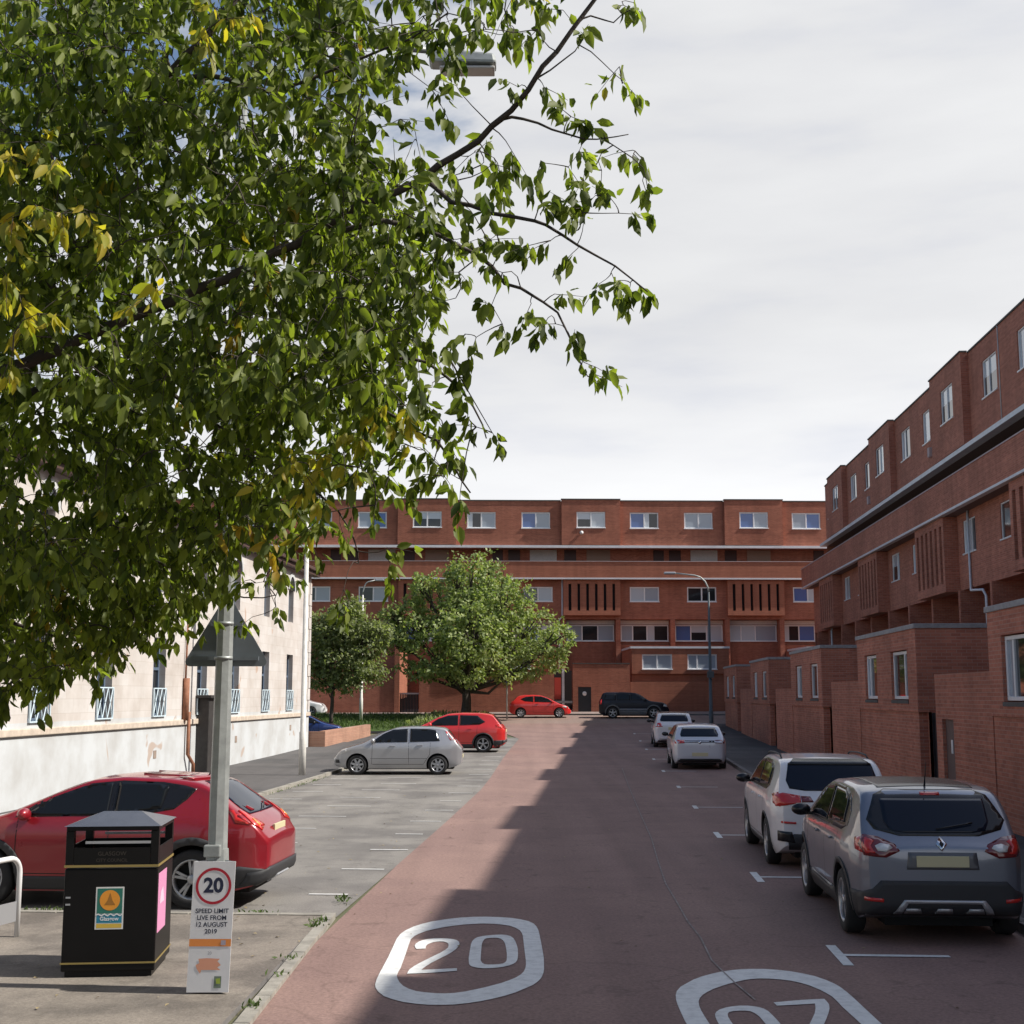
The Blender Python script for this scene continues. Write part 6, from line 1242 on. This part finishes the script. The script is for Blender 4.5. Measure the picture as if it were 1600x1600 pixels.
# ============================================================= trees and plants
def leafmat(name, c1, c2, cy, yfrac, trans=.45, rough=.42):
    m, t, b = newmat(name); l = t.links.new
    g = N('ShaderNodeNewGeometry', t); x = N('ShaderNodeTexCoord', t)
    cr = N('ShaderNodeMix', t, data_type='RGBA'); cr.inputs[6].default_value = (*c1, 1); cr.inputs[7].default_value = (*c2, 1); l(g.outputs['Random Per Island'], cr.inputs[0])
    n = N('ShaderNodeTexNoise', t); n.inputs['Scale'].default_value = 1.1; n.inputs['Detail'].default_value = 3; l(x.outputs['Object'], n.inputs[0])
    ml = N('ShaderNodeMath', t, operation='MULTIPLY_ADD'); ml.inputs[1].default_value = .18; l(g.outputs['Random Per Island'], ml.inputs[0]); l(n.outputs[0], ml.inputs[2])
    r = N('ShaderNodeMapRange', t); r.inputs[1].default_value = yfrac; r.inputs[2].default_value = yfrac + .05; l(ml.outputs[0], r.inputs[0])
    mx = N('ShaderNodeMix', t, data_type='RGBA'); l(r.outputs[0], mx.inputs[0]); l(cr.outputs[2], mx.inputs[6]); mx.inputs[7].default_value = (*cy, 1)
    l(mx.outputs[2], b.inputs['Base Color']); b.inputs['Roughness'].default_value = rough; b.inputs['Specular IOR Level'].default_value = .5
    tr = N('ShaderNodeBsdfTranslucent', t); sc = N('ShaderNodeVectorMath', t, operation='MULTIPLY'); sc.inputs[1].default_value = (1.7, 1.9, .9); l(mx.outputs[2], sc.inputs[0]); l(sc.outputs[0], tr.inputs[0])
    ms = N('ShaderNodeMixShader', t); ms.inputs[0].default_value = trans; l(b.outputs[0], ms.inputs[1]); l(tr.outputs[0], ms.inputs[2]); l(ms.outputs[0], t.nodes['Material Output'].inputs[0])
    return m
M['leaf'] = leafmat('cherry_leaf', (.045, .070, .012), (.245, .29, .042), (.38, .25, .03), .80, .50, .58)  # wide dark-to-bright range stands in for highlights and shaded leaves
M['leaf_far'] = leafmat('far_leaf', (.15, .205, .065), (.33, .37, .15), (.34, .35, .13), .72, .35, .55)
M['leaf_dull'] = leafmat('dull_leaf', (.13, .155, .07), (.26, .29, .13), (.22, .20, .08), .85, .4, .6)
M['bark'] = simple('bark', (.055, .043, .035), .9, noise=.35, nscale=9, bump=.6, bscale=30); M['twig'] = simple('twig_bark', (.085, .062, .045), .85, noise=.25, nscale=4)
M['grass'] = leafmat('grass_blade', (.055, .095, .022), (.095, .14, .035), (.18, .20, .06), .80, .3, .7)
TPL = np.array([(0, 0, 0), (.28, -.40, .05), (.64, -.36, .02), (1.0, 0, -.16), (.64, .36, .02), (.28, .40, .05), (.32, 0, -.05), (.66, 0, -.08)])
TF = [(0, 1, 6), (1, 2, 7, 6), (2, 3, 7), (0, 6, 5), (6, 7, 4, 5), (7, 3, 4)]
def leaf_mesh(name, base, axis, nrm, size, ratio, mat, parent=None, off=(0, 0, 0), simple_=False):
    base = np.asarray(base, float) - np.asarray(off, float); axis = np.asarray(axis, float); axis /= np.linalg.norm(axis, axis=1)[:, None] + 1e-9
    nrm = np.asarray(nrm, float); wd = np.cross(axis, nrm); wd /= np.linalg.norm(wd, axis=1)[:, None] + 1e-9; nn = np.cross(wd, axis); size = np.asarray(size)[:, None]
    if simple_: tpl = np.array([(0, 0, 0), (.45, -.42, .06), (1, 0, -.1), (.45, .42, .06)]); tf = [(0, 1, 2), (0, 2, 3)]
    else: tpl, tf = TPL, TF
    k = len(tpl); V = np.concatenate([base[:, None, :] + (axis * size)[:, None, :] * tpl[None, :, 0:1] + (wd * size * ratio)[:, None, :] * tpl[None, :, 1:2] + (nn * size)[:, None, :] * tpl[None, :, 2:3]], 0).reshape(-1, 3)
    n = len(base); loops = []; tot = []
    fl = np.concatenate([np.array(f) for f in tf]); ln = np.array([len(f) for f in tf])
    LI = (fl[None, :] + (np.arange(n) * k)[:, None]).ravel(); LT = np.tile(ln, n); LS = np.concatenate([[0], np.cumsum(LT)[:-1]])
    me = bpy.data.meshes.new(name); me.vertices.add(len(V)); me.vertices.foreach_set('co', V.ravel()); me.loops.add(len(LI)); me.loops.foreach_set('vertex_index', LI.astype(np.int32)); me.polygons.add(len(LT)); me.polygons.foreach_set('loop_start', LS.astype(np.int32)); me.polygons.foreach_set('loop_total', LT.astype(np.int32))
    me.update(calc_edges=True); me.materials.append(mat); return link(name, me, parent)
rg = np.random.default_rng(7)
TX, TY = -6.5, 7.8; tp = Vector((TX, TY, 0.03))
tree = thing('cherry_tree', 'big overhanging leafy tree filling the upper left, trunk out of view', 'tree', tp); to = tuple(tp)
limbs = []
def limb(pts, r0, r1, start=None):
    P_ = [at(u, y, Y) for u, y, Y in pts]
    if start is not None: P_ = [Vector(start)] + P_
    # resample with a smooth spline and slight wander
    out_ = []; n = len(P_)
    for i in range(n - 1):
        p0, p1, p2, p3 = P_[max(i - 1, 0)], P_[i], P_[i + 1], P_[min(i + 2, n - 1)]; sN = max(2, int((p2 - p1).length / .12))
        for k in range(sN):
            t = k / sN; q = .5 * ((2 * p1) + (-p0 + p2) * t + (2 * p0 - 5 * p1 + 4 * p2 - p3) * t * t + (-p0 + 3 * p1 - 3 * p2 + p3) * t ** 3)
            out_.append(q + Vector(rg.normal(0, .008, 3)))
    out_.append(P_[-1]); m = len(out_); rad = [r0 + (r1 - r0) * (k / (m - 1)) ** .8 for k in range(m)]; limbs.append((out_, rad)); return out_
fork = (TX + .15, TY + .1, 2.6)
mb_tr = MB(); mb_tr.tube([(TX, TY, -.1), (TX, TY, .2), (TX + .05, TY, 1.2), fork, (TX + .3, TY + .1, 3.3)], [.30, .22, .19, .17, .14], 14)
A = limb([(-420, 900, 7.9), (-100, 640, 7.7), (150, 520, 7.5), (320, 450, 7.4), (460, 382, 7.3), (560, 325, 7.25), (660, 280, 7.2), (770, 200, 7.1), (850, 108, 7.0), (930, -5, 6.95), (965, -90, 6.9)], .075, .010, fork)
limb([(660, 280, 7.2), (705, 312, 7.2), (765, 330, 7.15), (835, 341, 7.1), (880, 366, 7.1), (960, 415, 7.0), (1012, 456, 6.95)], .018, .004)
limb([(770, 200, 7.1), (800, 180, 7.1), (840, 195, 7.05), (885, 210, 7.0), (935, 217, 7.0), (982, 210, 6.95)], .012, .003)
limb([(480, 372, 7.3), (600, 350, 7.3), (690, 372, 7.3), (745, 400, 7.2), (790, 440, 7.2), (830, 462, 7.1), (868, 488, 7.1), (900, 550, 7.05), (918, 588, 7.05)], .022, .003)
limb([(900, 40, 7.0), (925, 22, 7.0), (960, 35, 7.0), (985, 15, 6.95)], .007, .003)
limb([(840, 120, 7.05), (880, 95, 7.0), (905, 70, 7.0)], .006, .003); limb([(940, 217, 7.0), (985, 245, 6.9), (1005, 262, 6.9), (1012, 296, 6.9)], .004, .002); limb([(905, 70, 7.0), (945, 100, 6.9), (972, 125, 6.9)], .004, .002)
limb([(-380, 620, 8.2), (-180, 420, 8.1), (-30, 300, 8.0), (70, 222, 7.9), (170, 168, 7.8), (240, 130, 7.7), (322, 58, 7.6), (400, -60, 7.6)], .085, .02, fork)
limb([(240, 130, 7.7), (330, 118, 7.7), (420, 140, 7.6), (520, 110, 7.6), (640, 60, 7.5), (700, 20, 7.4)], .02, .005)
limb([(-500, 980, 8.3), (-200, 760, 8.6), (60, 610, 8.6), (250, 600, 8.5), (420, 545, 8.4), (520, 575, 8.3), (600, 640, 8.2), (680, 690, 8.1), (735, 770, 8.0)], .08, .005, fork)
limb([(420, 545, 8.4), (540, 570, 8.2), (640, 560, 8.0), (720, 610, 7.9), (760, 685, 7.8)], .025, .004)
limb([(-600, 1080, 8.8), (-300, 900, 9.4), (-40, 800, 9.8), (120, 850, 10.0), (250, 880, 10.1), (350, 930, 10.2), (430, 930, 10.2)], .07, .004, fork)
limb([(-300, 900, 9.4), (-100, 930, 9.9), (40, 980, 10.2), (150, 1010, 10.4), (230, 1000, 10.4)], .035, .004)
limb([(-500, 400, 8.0), (-300, 100, 7.8), (-50, -60, 7.6), (200, -150, 7.4), (500, -180, 7.3), (800, -120, 7.1)], .07, .01, fork)
limb([(-20, 300, 8.0), (60, 420, 8.1), (160, 520, 8.2), (300, 640, 8.4), (420, 720, 8.6), (530, 800, 8.6), (560, 880, 8.6)], .03, .004)
mb = MB()
for P_, r_ in limbs: mb.tube(P_, r_, 7 if max(r_) > .03 else 5, cap=True)
nodes = [tuple(p) for P_, r_ in limbs for p in P_]
nr = [r for P_, r_ in limbs for r in r_]
def poly_pts(poly, n, thr=None):
    xs = [p[0] for p in poly]; ys = [p[1] for p in poly]; o = []
    while len(o) < n:
        x, y = rg.uniform(min(xs), max(xs)), rg.uniform(min(ys), max(ys))
        if not inside((x, y), poly): continue
        o.append((x, y))
    return o
D1 = [(-120, -120), (560, -120), (560, 0), (600, 60), (560, 150), (580, 240), (640, 250), (680, 340), (650, 420), (680, 500), (660, 560), (600, 600), (590, 660), (560, 700), (540, 790), (470, 830), (430, 850), (330, 870), (-120, 900)]
D2 = [(-120, 840), (330, 860), (330, 930), (290, 960), (200, 985), (120, 1040), (60, 1075), (-40, 1095), (-120, 1100)]
D3 = [(560, -100), (880, -100), (860, 0), (800, 60), (700, 80), (600, 60)]
D4 = [(600, 240), (760, 230), (830, 300), (800, 400), (740, 440), (720, 480), (640, 480), (600, 400)]
D5 = [(500, 560), (640, 560), (690, 620), (700, 700), (720, 770), (650, 780), (560, 760), (520, 700)]
tg = []
for u, y in poly_pts(D1, 3100): tg.append((u, y, rg.uniform(6.6, 9.4) if y < 600 else rg.uniform(7.4, 10.2), 12, .17))
for u, y in poly_pts([(-760, -150), (-120, -150), (-120, 900), (-300, 980), (-600, 900), (-800, 500)], 1100): tg.append((u, y, rg.uniform(6.8, 9.6), 12, .17))
for u, y in poly_pts(D2, 600): tg.append((u, y, rg.uniform(9.0, 11.0), 12, .17))
for u, y in poly_pts(D3, 60): tg.append((u, y, rg.uniform(6.9, 7.9), 10, .14))
for u, y in poly_pts(D4, 60): tg.append((u, y, rg.uniform(6.9, 7.8), 10, .14))
for u, y in poly_pts(D5, 60): tg.append((u, y, rg.uniform(7.6, 8.4), 10, .14))
EX = [(974,22),(990,18),(968,118),(971,140),(909,69),(802,65),(747,34),(723,40),(760,60),(640,70),(620,100),(875,182),(892,196),(940,222),(990,254),(980,250),(1004,296),(888,275),(912,292),(845,268),(905,250),(967,347),(955,325),(912,361),(837,395),(860,390),(895,409),(937,457),(955,440),(968,452),(1000,462),(985,458),(871,474),(857,510),(868,520),(830,488),(895,550),(912,580),(928,598),(713,290),(765,347),(754,395),(785,440),(713,388),(768,491),(785,520),(727,536),(651,234),(672,151),(713,148),(690,180),(600,120),(625,200),(744,541),(703,575),(669,562),(675,619),(731,659),(744,681),(769,690),(650,665),(644,712),(697,737),(656,760),(719,784),(606,750),(603,647),(534,737),(455,734),(587,803),(531,831),(605,872),(610,895),(537,935),(400,925),(425,905),(445,925),(431,962),(394,978),(375,930),(355,890),(810,150),(850,150),(800,250),(770,270),(840,60),(880,30),(900,340),(925,325),(940,280),(850,330),(780,395),(545,955),(690,745),(560,715),(500,790)]
keep_ = []
for e_ in tg:      # natural gaps: the foliage is clumped in space, not even
    q_ = at(e_[0], e_[1], e_[2]); v_ = mnoise.noise(q_ * 1.15) + .5 * mnoise.noise(q_ * 2.7 + Vector((5, 1, 2)))
    if v_ > (-.24 if e_[1] < 740 else -.22) + rg.normal(0, .08): keep_.append(e_)
tg = keep_
YEL = [(60, 232), (20, 260), (85, 262), (55, 330), (95, 345), (20, 350), (330, 15), (350, 40), (320, 60), (500, 720), (530, 735), (455, 735), (480, 755), (10, 440), (60, 500), (30, 470), (640, 650), (600, 640), (575, 700), (150, 370), (240, 470), (20, 560), (560, 740)]
ny0 = len(tg); tg += [(u, y - 10, (6.42 if u < 420 else 7.3) + rg.uniform(-.1, .1) + k_ * .12, 12, .12) for u, y in YEL for k_ in (0, 1)]
for u, y in EX:
    Y = 7.0 if u > 700 else 7.8 if u > 560 else 8.6
    if y > 850: Y = 9.6 if u < 500 else 8.4
    tg.append((u, y - 14, Y + rg.uniform(-.1, .1), 11, .10))
ny1 = ny0 + 2 * len(YEL)
TP = np.array([tuple(at(u, y, Y)) for u, y, Y, n, s in tg]); NA = np.array(nodes); d0 = np.array([np.min(np.sum((NA - p) ** 2, 1)) for p in TP]); order = np.argsort(d0)
NL = list(nodes); arr = np.zeros((len(nodes) + 8 * len(tg), 3)); cnt = len(nodes); arr[:cnt] = NA
LB = []; LA = []; LN = []; LS = []; YB = []; YA = []; YN = []; YS = []
for i in order:
    p = TP[i]; dd = np.sum((arr[:cnt] - p) ** 2, 1); j = int(np.argmin(dd)); a = arr[j].copy(); L0 = sqrt(dd[j]); side = rg.normal(0, .10 * min(L0, .6) + .004, 3)
    pts = [a + (p - a) * t + side * sin(pi * t) + np.array([0, 0, .10 * L0 * sin(pi * t)]) for t in (0, .33, .66, 1)]
    r0 = .0035 + .004 * min(L0, 1.2); mb.tube([Vector(q) for q in pts], [r0, r0 * .8, r0 * .6, .0022], 4, cap=False)
    for q in pts[1:]: arr[cnt] = q; cnt += 1
    dr = (p - a) / (L0 + 1e-6); dr = dr + np.array([0, 0, -.35]) + rg.normal(0, .45, 3); dr /= np.linalg.norm(dr)
    n = tg[i][3]; sp = tg[i][4]; tl_ = sp * rg.uniform(1.3, 2.0)
    mb.tube([Vector(p), Vector(p + dr * tl_ * .5 + [0, 0, -.01]), Vector(p + dr * tl_ + [0, 0, -.05 * tl_ / .3])], [.0026, .002, .0013], 3, cap=False)
    for k in range(n):
        t = rg.uniform(-.15, 1.0); b = p + dr * tl_ * t + rg.normal(0, .012, 3); ax = rg.normal(0, .50, 3) + dr * .35 + np.array([0, 0, -1.0]); yl = ny0 <= i < ny1 and rg.random() < .75; (YB if yl else LB).append(b + ax / np.linalg.norm(ax) * .018); (YA if yl else LA).append(ax); (YN if yl else LN).append(rg.normal(0, 1, 3) + np.array([.15, -.2, .55])); (YS if yl else LS).append(rg.uniform(.054, .128))
mb_tr.build('trunk', M['bark'], tree, to); mb.build('branches', M['bark'], tree, to, fix=False)
lf = leaf_mesh('crown', LB, LA, LN, LS, .55, M['leaf'], tree, to)
M['leaf_y'] = leafmat('turning_leaf', (.26, .27, .03), (.55, .42, .05), (.50, .27, .04), .78, .5, .5)
yo = leaf_mesh('turning_leaves', YB, YA, YN, YS, .5, M['leaf_y'], tree, to); yo['label'] = 'sprays of leaves turning yellow and orange'
# ---- the large street tree beyond the parking bays ------------------------------------------
def blob_tree(name, label, base, blobs, nleaf, size, mat, trunk_r, fork_z, limbs_n=9, group=None):
    t = thing(name, label, 'tree', base, 0, group); b = Vector(base); mb = MB(); mb.tube([(b.x, b.y, b.z - .2), (b.x, b.y, b.z + .2), (b.x + .05, b.y, b.z + fork_z * .6), (b.x, b.y, b.z + fork_z)], [trunk_r * 1.35, trunk_r, trunk_r * .85, trunk_r * .8], 12); mb.build('trunk', M['bark'], t, base)
    mb = MB(); B = [];
    for k, (c_, r_) in enumerate(blobs):
        c_ = Vector(c_); s = Vector((b.x, b.y, b.z + fork_z * rg.uniform(.8, 1.0))); m_ = s.lerp(c_, .5) + Vector(rg.normal(0, .25, 3)) + Vector((0, 0, -.2)); mb.tube([s, m_, c_, c_ + (c_ - s).normalized() * r_[0] * .6], [trunk_r * .45, trunk_r * .28, trunk_r * .14, .02], 6, cap=False)
        for q in range(7):
            e = c_ + Vector([rg.normal(0, r_[j] * .45) for j in range(3)]); mb.tube([c_.lerp(m_, .4), c_.lerp(e, .5), e], [.05, .03, .012], 4, cap=False)
    mb.build('branches', M['bark'], t, base, fix=False)
    vol = np.array([r_[0] * r_[1] * r_[2] for _, r_ in blobs]) ** .75; vol /= vol.sum(); LB = []; LA = []; LN = []; LS = []
    for (c_, r_), v in zip(blobs, vol):
        nc = int(nleaf * v / 14) + 1
        for q in range(nc):
            d = rg.normal(0, 1, 3); d /= np.linalg.norm(d); rr = rg.uniform(.3, 1.0) ** .6 * (1.28 if rg.random() < .14 else 1.0); cc = np.array(c_) + d * np.array(r_) * rr; cs = rg.uniform(.16, .42)
            for k in range(14):
                p = cc + rg.normal(0, cs * .55, 3) * [1, 1, .7]; LB.append(p); LA.append(rg.normal(0, 1, 3) + d * .6 + [0, 0, -.3]); LN.append(rg.normal(0, .7, 3) + d * .5 + [0, 0, .6]); LS.append(size * rg.uniform(.7, 1.3))
    leaf_mesh('crown', LB, LA, LN, LS, .75, mat, t, base, simple_=True); return t
def bl(u, y, r, Y, dy=0.0, sc=24.4, flat=1.0): p = at(u, y, Y + dy); return (tuple(p), (r / sc, r / sc * .9, r / sc * flat))
B1 = [bl(608, 985, 24, 84, 1), bl(612, 960, 20, 84), bl(738, 905, 42, 84), bl(690, 940, 48, 84, 1), bl(790, 945, 46, 84, -1), bl(640, 975, 42, 84, 0), bl(735, 975, 66, 84, 0), bl(830, 985, 46, 84, 1), bl(870, 1000, 30, 84, -1), bl(625, 1005, 32, 84, 1, flat=.7), bl(680, 1025, 48, 84, -1.5, flat=.8), bl(770, 1025, 52, 84, 1.5, flat=.8), bl(835, 1030, 46, 84, 0, flat=.7), bl(730, 1045, 42, 84, -1.5, flat=.6), bl(715, 885, 18, 84), bl(765, 890, 20, 84), bl(650, 1045, 28, 84, flat=.6), bl(800, 1050, 34, 84, -1, flat=.5), bl(662, 915, 22, 84), bl(790, 912, 16, 84), bl(740, 940, 50, 84, 2.5), bl(740, 990, 60, 84, 3), bl(740, 990, 50, 84, -3)]
b0 = at(728, 1111, 84)
blob_tree('street_tree', 'round full-crowned green tree standing before the far brick block', (b0.x, b0.y, 1.15), B1, 23000, .26, M['leaf_far'], .33, 1.7)
B2 = [bl(590, 990, 22, 76, 0, 27), bl(540, 975, 36, 76, 0, 27), bl(505, 990, 32, 76, 0, 27), bl(570, 1000, 32, 76, 0, 27), bl(520, 1030, 36, 76, 0, 27, .8), bl(505, 1062, 26, 76, 0, 27, .6), bl(545, 1066, 26, 76, 0, 27, .6), bl(585, 1050, 22, 76, 1, 27, .7), bl(565, 1040, 30, 76, 0, 27, .7), bl(492, 1035, 22, 76, 0, 27), bl(540, 1000, 40, 76, 1.5, 27), bl(548, 950, 18, 76, 0, 27)]
b0 = at(512, 1120, 76)
blob_tree('street_tree', 'smaller dull green tree half hidden by the white building corner', (b0.x + .2, b0.y, .9), B2, 13000, .21, M['leaf_dull'], .12, 2.1)
# ---- green bank, hedge and weeds --------------------------------------------------------------
gb = sheet('grass_bank', -30, -8.5, 70, 87.5, .12, ground('grass', (.050, .085, .018), (.075, .12, .028), .35, crack=False, pscale=.8), thick=.1)
def scatter(name, label, cat, pts, size, mat, ratio=.5, up=.8):
    pts = np.array(pts); n = len(pts); o = leaf_mesh(name, pts, rg.normal(0, .6, (n, 3)) + [0, 0, up], rg.normal(0, 1, (n, 3)), size * rg.uniform(.6, 1.3, n), ratio, mat, simple_=True); return tag(o, label, cat, kind='stuff')
def bank(n, p0, p1, q0, q1, h):
    o = []
    for _ in range(n):
        p, q = rg.uniform(p0, p1), rg.uniform(q0, q1); w = W(p, q); o.append((w.x, w.y, zg(q) + .12 + rg.uniform(0, h)))
    return o
scatter('grass', 'rough green grass on the bank behind the low brick wall', 'grass', bank(9000, -22, -8.6, 70.3, 87.3, .10), .22, M['grass'], .25)
scatter('ground_cover', 'dark low shrubs around the foot of the large round tree', 'shrubs', bank(3000, -11.0, -7.3, 73, 86, .30), .24, M['leaf_dull'], .7, .2)
wd = []
for _ in range(8):
    q = rg.uniform(9.6, 16.4); c_ = W(redge(q) - .07 + rg.normal(0, .05), q); nn = rg.integers(8, 30)
    for _ in range(nn): wd.append((c_.x + rg.normal(0, .045), c_.y + rg.normal(0, .06), .03 + abs(rg.normal(0, .012))))
for _ in range(26):
    a_ = rg.uniform(-8, -5.2) if rg.random() < .7 else rg.uniform(-5.2, -3.2); c_ = W(a_, 15.25)
    for _ in range(9): wd.append((c_.x + rg.normal(0, .10), c_.y + rg.normal(0, .03), .02 + abs(rg.normal(0, .012))))
for _ in range(26):
    q = rg.uniform(28, 46); c_ = W(-8.30, q)
    for _ in range(12): wd.append((c_.x + rg.normal(0, .06), c_.y + rg.normal(0, .15), .02 + abs(rg.normal(0, .02))))
scatter('weeds', 'small green weeds growing along the kerb stones', 'weeds', wd, .055, M['grass'], .45, .7)
# fallen leaves and grit
fl_ = []
for _ in range(260):
    p, q = rg.uniform(-7.5, 4.3), rg.uniform(9, 34)
    if rg.random() < .55: p = rg.uniform(-8.2, -2.6)
    w = W(p, q); z = .045 if (p < redge(q) - .15 and q < 15.1) else .012
    fl_.append((w.x, w.y, zg(q) + z))
n = len(fl_); o = leaf_mesh('fallen_leaves', fl_, rg.normal(0, 1, (n, 3)) * [1, 1, .08], rg.normal(0, .15, (n, 3)) + [0, 0, 1], rg.uniform(.03, .07, n), .55, simple('dry_leaf', (.30, .24, .13), .8, noise=.3), simple_=True)
tag(o, 'scattered pale fallen leaves and litter specks on road and footway', 'leaf litter', kind='stuff')
